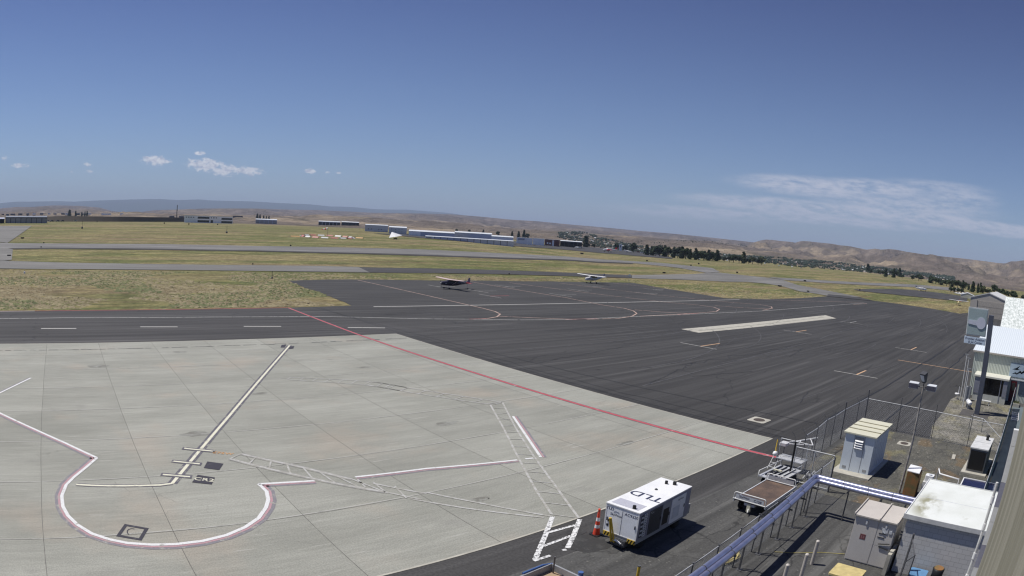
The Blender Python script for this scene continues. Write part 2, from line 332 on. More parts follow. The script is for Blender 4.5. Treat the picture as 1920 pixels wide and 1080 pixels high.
def mk_dirt():
    g = G_('compound_ground', 0.93, 0.2); v = g.pos
    c = g.mix(g.noise(v, 0.45, 0.35, 0.65, 6, 0.65), (0.085, 0.083, 0.073), (0.125, 0.12, 0.10))
    b2 = g.noise(g.map((1, 1.6, 1), 0, (3, 7, 0)), 0.33, 0.55, 0.66, 5); c = g.mix(g.fmul(b2, 0.55), c, (0.17, 0.115, 0.06))
    b3 = g.noise(g.map((1, 1.3, 1), 0, (13, 1, 0)), 0.28, 0.54, 0.66, 6); c = g.mix(g.fmul(b3, 0.6), c, (0.20, 0.185, 0.10))
    sp = g.noise(v, 3.0, 0.62, 0.70, 4); c = g.mix(g.fmul(sp, 0.6), c, (0.30, 0.285, 0.24))
    cr = g.crack(v, 0.4, 0.02, 0.9, 1.1); c = g.mix(g.fmul(cr, 0.5), c, (0.03, 0.03, 0.028))
    fn = g.noise(v, 6.0, 0.3, 0.7, 4, 0.7); c = g.mul(c, g.scalar(fn, 0.75, 1.25)); return g.done(c, fn, 0.02, 0.6)
def mk_worn(name, col, under, amount=0.35, scale=2.5):
    g = G_(name, 0.75, 0.35); v = g.pos
    n = g.noise(v, scale, 0.5+0.18*(0.5-amount)*2-0.06, 0.5+0.18*(0.5-amount)*2+0.08, 6, 0.75)
    c = g.mix(n, col, under); fn = g.noise(v, 12, 0.3, 0.7, 3); return g.done(g.mul(c, g.scalar(fn, 0.92, 1.06)))
ASPH = mk_asphalt('asphalt', (0.047, 0.0455, 0.044)); ASPH_T = mk_asphalt('asphalt_taxiway', (0.053, 0.051, 0.050), True)
ASPH_O = mk_asphalt('asphalt_old', (0.072, 0.071, 0.067), False, True); CONC = mk_concrete(); GRASS = mk_grass(); HILL = mk_hills(); GRAV = mk_gravel(); DIRT = mk_dirt()
PAVE = mk_asphalt('weathered_pavement', (0.155, 0.150, 0.138), False); RUNW = mk_asphalt('runway_pavement', (0.155, 0.150, 0.142), False)
UC = (0.33, 0.32, 0.28); UA = (0.052, 0.051, 0.054)
P_WHITE = mk_worn('white_line_paint', (0.66, 0.66, 0.65), UC, 0.2); P_PINK = mk_worn('faded_red_paint', (0.42, 0.25, 0.27), UC, 0.3)
P_RED = mk_worn('red_line_paint', (0.46, 0.085, 0.10), (0.52, 0.33, 0.32), 0.14, 1.2); P_DARK = mk_worn('dark_outline_paint', (0.10, 0.095, 0.115), UC, 0.3)
P_GREY = mk_worn('grey_outline_paint', (0.20, 0.19, 0.205), UC, 0.3); P_BLACK = mk_worn('black_panel_paint', (0.035, 0.033, 0.045), (0.08, 0.08, 0.09), 0.2)
P_YEL = mk_worn('faded_yellow_paint', (0.66, 0.64, 0.50), UC, 0.25); P_ORG = mk_worn('orange_line_paint', (0.60, 0.32, 0.13), UC, 0.3)
P_FADE = mk_worn('worn_ladder_paint', (0.44, 0.435, 0.41), UC, 0.5, 2.2); P_FDK = mk_worn('worn_ladder_outline', (0.245, 0.24, 0.225), UC, 0.5, 1.2)
P_WA = mk_worn('white_apron_paint', (0.42, 0.42, 0.39), UA, 0.3, 1.5); P_OA = mk_worn('orange_apron_paint', (0.58, 0.37, 0.22), UA, 0.04, 1.5); P_WAB = mk_worn('white_lane_paint', (0.50, 0.49, 0.45), UA, 0.1, 1.0)
P_PARK = mk_worn('parking_line_paint', (0.46, 0.33, 0.27), UA, 0.3, 0.8); P_WL = mk_worn('chipped_white_paint', (0.72, 0.72, 0.70), UA, 0.4, 7.0); JOINT = mat('joint_sealant', (0.125, 0.12, 0.108), 0.9, var=0.3); SPALL = mk_worn('spalled_edge', (0.40, 0.395, 0.355), (0.26, 0.26, 0.235), 0.25, 1.1); SEAL = mat('crack_sealant', (0.014, 0.014, 0.015), 0.6, var=0.2, coords='World')
CURB = mat('pale_concrete', (0.42, 0.40, 0.34), 0.9, var=0.15, scale=1.5, fine=0.08, coords='World')
WHITE = mat('white_paint', (0.79, 0.79, 0.78), 0.4, var=0.06, scale=1.3); WHITE_D = mat('dirty_white_paint', (0.62, 0.62, 0.60), 0.5, var=0.12, scale=3)
LGREY = mat('light_grey_paint', (0.58, 0.60, 0.62), 0.5, var=0.06, scale=2); GREY = mat('grey_paint', (0.30, 0.31, 0.32), 0.55, var=0.1, scale=3); DGREY = mat('dark_grey_paint', (0.06, 0.062, 0.068), 0.55, var=0.15, scale=4)
BLACK = mat('black_paint', (0.012, 0.012, 0.013), 0.55, var=0.2); RUBBER = mat('rubber', (0.018, 0.018, 0.018), 0.85, var=0.2); GALV = mat('galvanised_steel', (0.50, 0.51, 0.52), 0.5, 0.25, var=0.18, scale=6)
GALV_D = mat('weathered_steel', (0.13, 0.13, 0.135), 0.6, 0.4, var=0.25, scale=5); ALU = mat('pipe_jacket_aluminium', (0.50, 0.51, 0.64), 0.34, 0.85, var=0.12, scale=2.5)
YELLOW = mat('yellow_paint', (0.62, 0.42, 0.05), 0.5, var=0.12, scale=5); ORANGE = mat('cone_orange', (0.72, 0.07, 0.03), 0.5, var=0.08); RED = mat('red_paint', (0.50, 0.02, 0.03), 0.45, var=0.1); NAVY = mat('navy_lettering', (0.03, 0.035, 0.08), 0.5, var=0.05)
GLASS = mat('window_glass', (0.02, 0.025, 0.03), 0.08, var=0.3, spec=0.8); WOOD = mat('rusty_plywood', (0.065, 0.048, 0.042), 0.8, var=0.3, scale=1.1, col2=(0.16, 0.105, 0.075), fine=0.18); TANW = mat('tan_plywood', (0.34, 0.24, 0.15), 0.8, var=0.2, scale=2, col2=(0.44, 0.33, 0.22), fine=0.1)
CREAM = mat('cream_metal', (0.62, 0.60, 0.46), 0.5, var=0.05, scale=1.5); SHEDG = mat('shed_grey', (0.62, 0.68, 0.73), 0.55, var=0.05, scale=1.5); TANP = mat('tan_enamel', (0.56, 0.535, 0.50), 0.55, var=0.04, scale=1.5); TANT = mat('cabinet_top', (0.52, 0.48, 0.43), 0.55, var=0.05, scale=1.5)
BLUEG = mat('slatted_fence_green', (0.07, 0.12, 0.125), 0.7, var=0.2, scale=4); RUSTC = mat('rusty_cabinet', (0.13, 0.12, 0.05), 0.75, scale=2.2, col2=(0.33, 0.13, 0.045), fine=0.12); BLUE = mat('blue_paint', (0.06, 0.12, 0.30), 0.5, var=0.15)
ROOFW = mat('white_roof_metal', (0.70, 0.72, 0.73), 0.45, var=0.03, scale=0.5); WALLB = mat('blue_grey_siding', (0.46, 0.50, 0.62), 0.6, var=0.05, scale=0.4); WALLW = mat('white_siding', (0.90, 0.92, 0.94), 0.6, var=0.05, scale=0.4); WALLD = mat('dark_siding', (0.055, 0.06, 0.075), 0.7, var=0.2, scale=0.4)
WALLT = mat('taupe_siding', (0.50, 0.46, 0.40), 0.7, var=0.06, scale=0.3, fine=0.05); WALLR = mat('rust_siding', (0.16, 0.06, 0.05), 0.7, var=0.15, scale=0.5); SAGE = mat('sage_siding', (0.42, 0.45, 0.39), 0.6, var=0.04, scale=0.5)
LEAF1 = mat('evergreen_leaves', (0.016, 0.030, 0.014), 0.9, scale=0.9, col2=(0.052, 0.078, 0.030), coords='World'); LEAF2 = mat('blue_green_leaves', (0.020, 0.034, 0.026), 0.9, scale=0.9, col2=(0.055, 0.078, 0.050), coords='World'); LEAF3 = mat('olive_leaves', (0.05, 0.062, 0.024), 0.9, scale=0.9, col2=(0.11, 0.125, 0.055), coords='World')
BARK = mat('bark', (0.07, 0.05, 0.035), 0.95, var=0.25)

# ---------------------------------------------------------------- terrain
def sst(a, b, x):
    t = max(0.0, min(1.0, (x-a)/(b-a))); return t*t*(3-2*t)
def interp(tab, x):
    if x <= tab[0][0]: return tab[0][1]
    for (x0, y0), (x1, y1) in zip(tab, tab[1:]):
        if x <= x1: return y0+(y1-y0)*(x-x0)/(x1-x0)
    return tab[-1][1]
def sil(pts): return sorted(azel(*p) for p in pts)
SIL = {
 'far': (24000, .62, sil([(-200,395),(0,381),(30,378),(60,378),(100,377),(140,378),(180,376),(240,374),(300,373),(330,375),(375,374),(400,376),(450,377),(480,378),(530,381),(580,383),(620,387),(660,388),(700,392),(730,393),(760,393),(800,396),(840,399),(900,408),(960,420),(1060,440),(1300,480),(1900,560)]), 90),
 'mid': (8200, .30, sil([(-200,402),(-60,396),(0,391),(30,388),(60,388),(100,385),(150,386),(185,389),(212,396),(240,399),(262,398),(290,394),(330,393),(380,391),(480,391),(540,393),(600,394),(700,399),(780,400),(820,401),(850,402),(900,406),(960,412),(1010,415),(1060,420),(1150,428),(1200,433),(1250,437),(1330,445),(1410,454),(1500,470),(1600,492),(1800,560),(1900,600)]), 95),
 'near': (3100, .36, sil([(-200,412),(0,402),(200,402),(300,402),(420,404),(560,407),(640,408),(760,413),(860,419),(960,429),(1010,432),(1060,434),(1120,439),(1180,445),(1250,450),(1330,454),(1370,459),(1400,465),(1440,470),(1500,479),(1560,488),(1600,495),(1640,501),(1700,511),(1800,530),(1900,560)]), 26),
 'right': (7000, .20, sil([(1920,488),(1905,490),(1895,490),(1885,494),(1870,493),(1850,490),(1800,484),(1760,480),(1745,476),(1740,478),(1700,472),(1680,468),(1668,467),(1650,468),(1642,466),(1625,468),(1610,465),(1590,461),(1575,460),(1560,457),(1540,455),(1512,452),(1500,452),(1492,455),(1480,453),(1465,452),(1450,450),(1436,449),(1425,451),(1412,455),(1395,462),(1360,472),(1300,500),(2100,505),(2400,520)]), 170),
}
def wl(a): return sst(38, 60, a) if a < 150 else 1-sst(150, 180, a)
def T(x, y):
    d = hypot(x, y)
    if d < 150: return 0.0
    a = degrees(atan2(y, x)); w = wl(a)
    if w <= 0: return 0.0
    return w*(8.8*sst(150, 700, d)+0.0012*max(0, d-700))
def TH(x, y):
    d = hypot(x, y); base = T(x, y)
    if d < 1000: return base
    a = degrees(atan2(y, x)); z = base
    for k, (D, f, tab, amp) in SIL.items():
        c = H+D*math.tan(radians(interp(tab, a)))
        if c < 2: continue
        if k == 'far': c = max(c, 0)
        p = sst(D*f, D, d) if d <= D else 1-0.5*sst(D, D*1.3, d)
        q = 4*p*(1-p) if d <= D else 0
        n = noise.fractal(Vector((x, y, 0))*(9.0/D)+Vector((3, 7, D)), 0.9, 2.1, 7)
        rg = 1-abs(noise.fractal(Vector((x, y, 5))*(14.0/D), 0.8, 2.0, 6))*1.8
        z = max(z, min(base+(c-base)*p+amp*q*(0.55*n+0.45*(rg-0.6)), H+min(d, D)*math.tan(radians(interp(tab, a))) if k != 'near' else 1e9))
    return z
def hit(px, py, hills=False):
    d = ray(px, py); f = TH; t = 60.0
    lim = 30000 if hills else 4000; pt = t
    while t < lim:
        if H+d.z*t < f(d.x*t, d.y*t):
            lo, hi = pt, t
            for _ in range(16):
                m = (lo+hi)/2
                if H+d.z*m < f(d.x*m, d.y*m): hi = m
                else: lo = m
            return Vector((d.x*hi, d.y*hi, f(d.x*hi, d.y*hi)))
        pt = t; t *= 1.02
    if not hills: return hit(px, py, True)
    return Vector((d.x*lim, d.y*lim, 0))
def polar(azs, rs, f, name, m, z0=0.0):
    mb = MB(); na = len(azs)
    vs = [(r*cos(radians(a)), r*sin(radians(a)), f(r*cos(radians(a)), r*sin(radians(a)))+z0) for r in rs for a in azs]
    closed = abs(azs[-1]-azs[0]-360) > 1e-6 and (azs[-1]-azs[0]) > 300
    fs = []
    for i in range(len(rs)-1):
        for j in range(na if closed else na-1):
            k = (j+1) % na; fs.append((i*na+j, (i+1)*na+j, (i+1)*na+k, i*na+k))
    mb.add(vs, fs, True); return tag(mb.build(name, m), kind='structure')
azs = [-10+i*0.8 for i in range(int(125/0.8)+1)]; azs += [118+i*4 for i in range(58)]
azs = [a for a in azs if a < 349.5]
polar(azs, [0.5]+[10*i for i in range(1, 16)]+[150+i*12 for i in range(1, 48)]+[720+i*35 for i in range(1, 12)], T, 'ground', GRASS, -0.03)
R2 = [1090*(31000/1090)**(i/170) for i in range(171)]
azh = [-9+i*0.27 for i in range(int(122/0.27)+1)]
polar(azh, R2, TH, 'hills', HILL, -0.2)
azb = [112.8+i*5 for i in range(48)]
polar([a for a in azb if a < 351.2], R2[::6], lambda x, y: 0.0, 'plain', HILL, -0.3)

def sheet(name, poly, z, m, kind='structure', parent=None):
    bmm = bmesh.new(); vs = [bmm.verts.new((p[0], p[1], z)) for p in poly]; f = bmm.faces.new(vs)
    if f.normal.z < 0 or f.calc_area() < 0: pass
    bmesh.ops.triangulate(bmm, faces=[f]); bmesh.ops.recalc_face_normals(bmm, faces=bmm.faces)
    for f in bmm.faces:
        if f.normal.z < 0: f.normal_flip()
    me = bpy.data.meshes.new(name); bmm.to_mesh(me); bmm.free(); me.materials.append(m)
    o = bpy.data.objects.new(name, me); COL.objects.link(o)
    if parent is not None: o.parent = parent
    else: tag(o, kind=kind)
    return o
def resample(pts, n):
    L = [0]
    for a, b in zip(pts, pts[1:]): L.append(L[-1]+hypot(b[0]-a[0], b[1]-a[1]))
    out = []; j = 0
    for i in range(n):
        t = L[-1]*i/(n-1)
        while j < len(L)-2 and t > L[j+1]: j += 1
        s = (t-L[j])/max(1e-9, L[j+1]-L[j]); out.append((pts[j][0]+(pts[j+1][0]-pts[j][0])*s, pts[j][1]+(pts[j+1][1]-pts[j][1])*s))
    return out
def ribbon(name, up, lo, m, n=60, k=5, dz=0.05):
    U = [hit(*p) for p in resample(up, n)]; L = [hit(*p) for p in resample(lo, n)]; mb = MB(); vs = []
    for a, b in zip(U, L):
        for j in range(k):
            p = a.lerp(b, j/(k-1)); vs.append((p.x, p.y, T(p.x, p.y)+dz+0.0002*hypot(p.x, p.y)))
    mb.add(vs, [(i*k+j, i*k+j+1, (i+1)*k+j+1, (i+1)*k+j) for i in range(n-1) for j in range(k-1)])
    return tag(mb.build(name, m), kind='structure')
# the tarmac
ASP = [(-130, -40), (-130, 88.5), (-11, 89.8), (36, 89.6), (46.5, 90.6)] + [tuple(gp(*q)[:2]) for q in [(600,548),(575,541),(540,526),(620,524),(700,524),(820,526),(900,526),(1000,527),(1100,529),(1185,530),(1260,543),(1310,551),(1360,559),(1440,561),(1500,559),(1545,556),(1552,554.5),(1600,559),(1680,569),(1740,577.5),(1800,588)]] + [(240, 27), (245, -40)]
def ragged(poly, i0, i1, step=1.6, amp=0.45):
    out = []
    for i, p in enumerate(poly):
        out.append(p)
        if i0 <= i < i1:
            q = poly[i+1]; L = hypot(q[0]-p[0], q[1]-p[1]); n = int(L/step)
            for j in range(1, n):
                t_ = j/n; x, y = p[0]+(q[0]-p[0])*t_, p[1]+(q[1]-p[1])*t_; k = (noise.noise(Vector((x*.35, y*.35, 1)))+.6*noise.noise(Vector((x*1.3, y*1.3, 4))))*amp
                out.append((x-(q[1]-p[1])/L*k, y+(q[0]-p[0])/L*k))
    return out
ASP = ragged(ASP, 1, len(ASP)-3)
tarmac = sheet('tarmac', ASP, 0.0, ASPH)
lane = sheet('taxi_lane', [(-130, 66.0), (-130, 88.3), (36, 89.4), (44.5, 66.0)], 0.004, ASPH_T)
sheet('service_road', [(-20, -12), (-20, 15.6), (25, 15.55), (38, 15.1), (47.0, 14.6), (48.7, 13.6), (48.7, -12)], 0.008, ASPH_O)
sheet('compound_ground', [(32.0, -3), (32.0, 12.6), (37, 13.4), (48.4, 13.5), (48.4, -3)], 0.012, DIRT)
sheet('gravel_bed', [(48.7, -3), (48.7, 7.5), (53, 8.2), (60, 8.3), (66, 8.6), (68.5, 8.2), (68.5, -3)], 0.012, GRAV)
apron = sheet('concrete_apron', [(-60, 17.8), (39.8, 17.85), (39.6, 65.4), (-60, 66.3)], 0.008, CONC)
# tufts of dry and green grass on the nearer verges
def tufts(name, label, m, n, seed, thr):
    random.seed(seed); mb = MB(); k = 0; tries = 0
    while k < n and tries < n*12:
        tries += 1; py = 505+75*random.random()**1.3; px = random.uniform(-60, 1640); p = gp(px, py)
        x, y = p.x, p.y
        if hypot(x, y) > 330 or (y < 91 and x < 50): continue
        if noise.noise(Vector((x*.05, y*.05, seed))) < thr: continue
        inside = False; j = len(ASP)-1
        for i in range(len(ASP)):
            (xi, yi), (xj, yj) = ASP[i], ASP[j]
            if (yi > y) != (yj > y) and x < (xj-xi)*(y-yi)/(yj-yi)+xi: inside = not inside
            j = i
        if inside: continue
        if py < interp([(0, 506), (400, 509.5), (694, 513.5), (960, 517), (1185, 523.5), (1285, 527), (1400, 531.5), (1467, 539), (1551, 557), (1640, 567)], px)+.6: continue
        z = T(x, y)-.04; w = random.uniform(.16, .55); h = random.uniform(.05, .20); k += 1; a0 = random.uniform(0, 6.28); n_ = 5
        ring = [(x+w*random.uniform(.6, 1.2)*cos(a0+i*2*pi/n_)*1.4, y+w*random.uniform(.6, 1.2)*sin(a0+i*2*pi/n_), z) for i in range(n_)]
        mb.add(ring+[(x+random.uniform(-.3, .3)*w, y+random.uniform(-.3, .3)*w, z+h)], [(i, (i+1) % n_, n_) for i in range(n_)])
    o = mb.build(name, m); return tag(o, label, 'grass', None, 'stuff')
tufts('dry_grass', 'tufts of straw-coloured grass on the verges round the tarmac', mat('straw_blades', (0.20, 0.16, 0.09), .9, col2=(0.30, 0.255, 0.145), scale=.3, coords='World'), 7000, 1, -.15)
tufts('green_grass', 'tufts of green weeds on the verges round the tarmac', mat('green_blades', (0.09, 0.105, 0.040), .9, col2=(0.17, 0.18, 0.075), scale=.3, coords='World'), 4500, 2, .06)
# airfield pavements
ribbon('taxiway', [(-90,485),(0,489),(60,491),(120,493),(250,495),(400,497),(600,499),(672,501)], [(-90,505),(0,504),(60,505),(150,505),(250,506),(400,507.5),(600,510),(694,511.5)], PAVE, 60, 6)
ribbon('taxiway', [(672,501.2),(700,502),(860,504.5),(1000,509),(1100,513),(1185,516.5)], [(694,511.5),(720,511.7),(820,512.5),(960,515),(1080,518.5),(1185,521.5)], ASPH_T, 60, 6)
ribbon('taxiway', [(1185,516.5),(1300,514),(1345,511),(1400,517),(1440,521),(1467,525),(1493,534),(1550,545),(1617,558)], [(1185,522),(1285,525),(1360,528.5),(1400,529),(1435,532),(1467,537),(1500,547),(1530,551),(1551,555)], PAVE, 50, 6)
ribbon('taxiway', [(1552,552),(1585,555),(1618,559.5)], [(1551,556),(1590,560),(1640,565)], ASPH_T, 12, 3, 0.08)
ribbon('runway', [(-90,452),(0,455),(14,456.5),(120,457),(300,458),(480,461.5),(630,464),(780,467.5),(960,476),(1060,481),(1120,486),(1237,493),(1337,503),(1350,510)], [(-90,466),(0,466),(120,465),(300,467),(480,470),(600,473),(730,476),(960,484),(1065,487),(1120,491),(1187,493.5),(1270,502),(1303,508),(1325,512)], RUNW, 90, 6)
ribbon('runway_shade_strip', [(-90,466.5),(0,466.5),(120,465.5),(300,467.5),(480,470.3),(600,473.4),(730,476.5),(960,484.5),(1065,487.5),(1120,491.5),(1187,494)], [(-90,468),(0,467.8),(120,467),(300,468.8),(480,471.6),(600,474.8),(730,478),(960,486),(1065,489),(1120,492.8),(1187,495)], ASPH_T, 70, 3)  # dark strip colours in the shaded dip along the runway's lower edge
ribbon('connector', [(0,424),(24,424),(60,424)], [(-40,452),(-10,453),(14,456)], PAVE, 10, 8, 0.09)
ribbon('connector', [(-60,462),(0,466),(16,466),(24,468)], [(-60,489),(0,489.5),(12,489),(22,488)], PAVE, 10, 8, 0.09)
ribbon('runway', [(1440,520),(1500,523),(1550,526.5),(1620,530),(1720,534),(1800,541)], [(1470,525.5),(1520,529),(1567,532),(1640,535.5),(1720,539),(1800,547)], RUNW, 30, 3, 0.07)
ribbon('taxiway', [(1600,543),(1650,542),(1700,543),(1760,549),(1815,557)], [(1612,546),(1650,550),(1700,555),(1750,560),(1812,566)], ASPH_T, 30, 4, 0.07)
ribbon('hangar_ramp', [(745,439),(800,443.5),(960,452),(1000,458),(1090,462.5),(1160,467.5),(1240,478),(1262,484)], [(700,438),(760,443.5),(800,447.5),(880,454),(960,461.5),(1040,467),(1120,474),(1258,485.5)], ASPH_T, 60, 5, 0.15)

# ---------------------------------------------------------------- painted markings and joints on the apron
def stripe(mb, pts, w, z, closed=False):
    pts = [Vector((p[0], p[1])) for p in pts]; n = len(pts); L = []; R = []
    for i, p in enumerate(pts):
        if closed: a, b = pts[i-1], pts[(i+1) % n]
        else: a, b = pts[max(0, i-1)], pts[min(n-1, i+1)]
        d1 = (p-a).normalized() if (p-a).length > 1e-9 else (b-p).normalized(); d2 = (b-p).normalized() if (b-p).length > 1e-9 else d1
        nn = Vector((-(d1.y+d2.y), d1.x+d2.x)); nn = nn.normalized() if nn.length > 1e-6 else Vector((-d1.y, d1.x))
        k = 1/max(0.5, nn.dot(Vector((-d1.y, d1.x)))); L.append(p+nn*w/2*k); R.append(p-nn*w/2*k)
    m = n if closed else n-1
    for i in range(m):
        j = (i+1) % n; mb.quad((L[i].x, L[i].y, z), (R[i].x, R[i].y, z), (R[j].x, R[j].y, z), (L[j].x, L[j].y, z))
    return mb
def mark(name, runs, w, z, m, parent=apron):
    mb = MB()
    for r in runs: stripe(mb, r, w, z)
    return mb.build(name, m, parent)
def P2(*q): return [tuple(gp(*a)[:2]) for a in q]
def arc(c, r, a0, a1, n=20): return [(c[0]+r*cos(radians(a0+(a1-a0)*i/n)), c[1]+r*sin(radians(a0+(a1-a0)*i/n))) for i in range(n+1)]
def wob(a, b, n, s, seed):
    out = []
    for i in range(n+1):
        t = i/n; x, y = a[0]+(b[0]-a[0])*t, a[1]+(b[1]-a[1])*t; k = noise.noise(Vector((t*n*0.31, seed, 0)))*s
        dx, dy = b[0]-a[0], b[1]-a[1]; l = hypot(dx, dy); out.append((x-dy/l*k, y+dx/l*k))
    return out
Z1 = 0.012
mb = MB()
for i in range(9): 
    x = -8.46+6.096*i-6.096
    stripe(mb, wob((x, 17.85), (x, 65.5), 30, 0.03, i), 0.03, Z1)
for i in range(6): 
    x = -14.55-6.096*(i+1); stripe(mb, [(x, 17.85), (x, 65.5)], 0.035, Z1)
for y in (23.85, 29.91, 35.91, 42.04, 47.98, 53.93, 60.0): stripe(mb, wob((-59, y), (39.7, y-0.05), 40, 0.03, y), 0.035, Z1+0.0005)
mb.build('joint_line', JOINT, apron)
mb = MB()
for y in (23.85, 29.91, 35.91, 42.04, 47.98, 53.93, 60.0): stripe(mb, wob((-59, y+.06), (39.7, y+.01), 60, 0.10, y+50), 0.07, Z1-0.001)
mb.build('spalled_edge', SPALL, apron)
mb = MB()
for k in range(70):                                     # broken tar along the far construction joint
    x = -30+k*0.99+random.uniform(-.2, .2)
    if random.random() < 0.9: stripe(mb, wob((x, 62.35), (x+random.uniform(.6, 1.2), 62.35), 4, 0.2, k), random.uniform(.08, .24), Z1+0.001)
mb.build('tar_patch', SEAL, apron)
# pale edges
mark('apron_edge', [[(39.72, 17.9), (39.52, 65.35)], [(-60, 66.2), (39.5, 65.35)], [(-20, 17.86), (39.7, 17.9)]], 0.10, Z1+0.0015, CURB)
Z2 = 0.016
RL = [(35.15, 89.47), (34.75, 66), (34.9, 57.5), (35.3, 44), (35.65, 31.2), (35.95, 17.8), (36.1, 15.2), (36.4, 13.9)]
mark('red_line_outline', [RL], 0.44, Z2, P_DARK); mark('red_line', [RL], 0.27, Z2+0.004, P_RED)
mark('red_line', [[(-60, 88.7), (-11, 89.25), (35.15, 89.4)]], 0.22, Z2+0.004, P_RED)
mark('white_edge_line', [[(-60, 88.2), (-30, 88.8), (-5, 89.15)]], 0.25, Z2+0.006, P_WAB, lane)
# aircraft stand outline: white with a faded red band and a grey band outside it
OUT = P2((-60,742), (0,775), (60,803), (120,830), (182,859))
ARC = P2((182,859), (160,878), (139,895), (124,910), (116,930), (118,950), (128,968), (146,985), (172,1001), (205,1012), (240,1019), (285,1022), (330,1021), (380,1015), (425,1004), (460,989), (485,972), (499,952), (503,938), (500,922), (485,908))
OUT2 = P2((485,908), (540,905), (590,902))
def offset(pts, d):
    out = []
    for i, p in enumerate(pts):
        a, b = pts[max(0, i-1)], pts[min(len(pts)-1, i+1)]; l = hypot(b[0]-a[0], b[1]-a[1]); out.append((p[0]-(b[1]-a[1])/l*d, p[1]+(b[0]-a[0])/l*d))
    return out
for run, s in ((OUT, -1), (ARC, -1), (OUT2, -1)):
    mark('grey_band', [offset(run, s*0.30)], 0.20, Z2, P_GREY); mark('faded_red_band', [offset(run, s*0.17)], 0.12, Z2+0.004, P_PINK); mark('white_line', [run], 0.19, Z2+0.008, P_WHITE)
B1 = P2((666,895), (800,879), (970,863)); B2 = P2((985,861), (1000,859.5)); B3 = P2((962,781), (985,815), (1014,858))
for run, s in ((B1, -1), (B3, 1)):
    mark('grey_band', [offset(run, s*0.28)], 0.14, Z2, P_GREY); mark('faded_red_band', [offset(run, s*0.17)], 0.09, Z2+0.004, P_PINK); mark('white_line', [run], 0.17, Z2+0.008, P_WHITE)
mark('white_line', [B2], 0.17, Z2+0.008, P_WHITE)
LL = P2((-40,757), (58,709)); mark('grey_band', [offset(LL, 0.18)], 0.16, Z2, P_GREY); mark('white_line', [LL], 0.19, Z2+0.008, P_WHITE)
CL = P2((543,648), (430,780), (323,907)); CC = P2((323,907), (300,910), (235,911.5), (180,911), (143,909))
mark('lead_in_outline', [CL], 0.52, Z2, P_DARK); mark('lead_in_outline', [CC], 0.34, Z2+0.002, P_DARK)
mark('lead_in_line', [CL], 0.19, Z2+0.004, P_YEL); mark('lead_in_line', [CC], 0.17, Z2+0.006, P_YEL)
for q, m2 in ((((342,841), (403,847)), P_ORG), (((322,865), (378,871)), P_YEL), (((302,890), (360,895)), P_YEL)):
    a, b = P2(*q); mark('stop_bar_outline', [[a, b]], 0.42, Z2+0.009, P_DARK); a2 = (a[0]*.94+b[0]*.06, a[1]*.94+b[1]*.06); b2 = (a[0]*.06+b[0]*.94, a[1]*.06+b[1]*.94)
    mark('stop_bar', [[a2, b2]], 0.15, Z2+0.013, P_YEL)
for q in (((382,878), (389,866), (419,870), (411,882)), ((360,905), (371,891), (403,896), (397,909))):
    pp = P2(*q); mb = MB(); mb.quad(*[(p[0], p[1], Z2+0.009) for p in pp]); mb.build('black_panel', P_BLACK, apron)
pp = [gp(*q) for q in ((360,905), (371,891), (403,896), (397,909))]; c = sum(pp, Vector())/4; r = (pp[3]-pp[0]).normalized(); u = Vector((-r.y, r.x, 0))
lettering(MB(), 'CR2', 0.52, (c.x, c.y, Z2+0.013), r, u, 1.15).build('lettering', P_YEL, apron)
c = gp(418, 850.5); lettering(MB(), 'E75W', 0.42, (c.x, c.y, Z2+0.009), r, u, 1.15).build('lettering', P_ORG, apron)
pp = [gp(*q) for q in ((236,985), (275,992), (263,1012), (222,1005))]; mb = MB(); stripe(mb, [p[:2] for p in pp], 0.17, Z2+0.002, True)
cm = sum(pp, Vector())/4; stripe(mb, [(cm.x+0.25*cos(a/10)*1.0, cm.y+0.33*sin(a/10)) for a in range(10, 40, 3)], 0.05, Z2+0.003); mb.build('dark_stencil_box', P_BLACK, apron)
pp = P2((528,647), (536,652), (528,653)); mb = MB()
for q in (((528,647), (537,646), (534,652), (526,652)), ((543,650), (552,649), (550,654), (541,655))): mb.quad(*[(p[0], p[1], Z2+0.001) for p in P2(*q)])
mb.build('black_panel', P_BLACK, apron)
# worn ladder lines of the service path
def ladder(A, B, n, w=0.16, wr=0.10, dark=True, m=P_FADE):
    A, B = P2(*A), P2(*B); A, B = resample(A, n), resample(B, n); z = Z2+0.010
    if dark: mark('ladder_outline', [A, B], w*2.2, z-0.005, P_FDK)
    mark('ladder_rail', [A, B], w, z, m); mark('ladder_rung', [[A[i], B[i]] for i in range(n)], wr, z+0.002, m)
ladder([(452,851.5), (560,875), (655,898), (660,899)], [(431,861), (540,888), (640,909), (722,923)], 8)
mark('ladder_rail', [P2((722,923), (790,937)), P2((700,907), (770,921), (800,926)), P2((800,924), (900,944), (1035,969)), P2((770,936), (870,953), (1020,971))], 0.13, Z2+0.010, P_FADE)
mark('ladder_rung', [P2((740,912), (762,935)), P2((700,905), (725,925)), P2((670,899), (685,914))], 0.10, Z2+0.012, P_FADE)
ladder([(545,708), (640,712), (700,716), (763,727)], [(538,712), (630,718), (690,722.5), (750,733)], 10, 0.11, 0.08, False)
ladder([(700,716), (763,727), (912,750), (942,755)], [(690,722), (750,733), (905,757), (925,759)], 8, 0.13, 0.10, False)
ladder([(942,755), (968,805), (1000,855), (1040,910), (1085,972)], [(918,757), (945,805), (975,865), (1005,920), (1034,965)], 15, 0.13, 0.07, False)
mark('ladder_rail', [P2((1036,969), (1022,1005), (1003,1050))], 0.22, Z2, P_WL); mark('ladder_rail', [P2((1087,974), (1076,1003), (1064,1028))], 0.22, Z2, P_WL)
mark('ladder_rung', [P2((1024,1000), (1078,985)), P2((1015,1026), (1070,1005)), P2((1001,1052), (1032,1042)), P2((1054,1032), (1062,1031))], 0.15, Z2+0.002, P_WL)
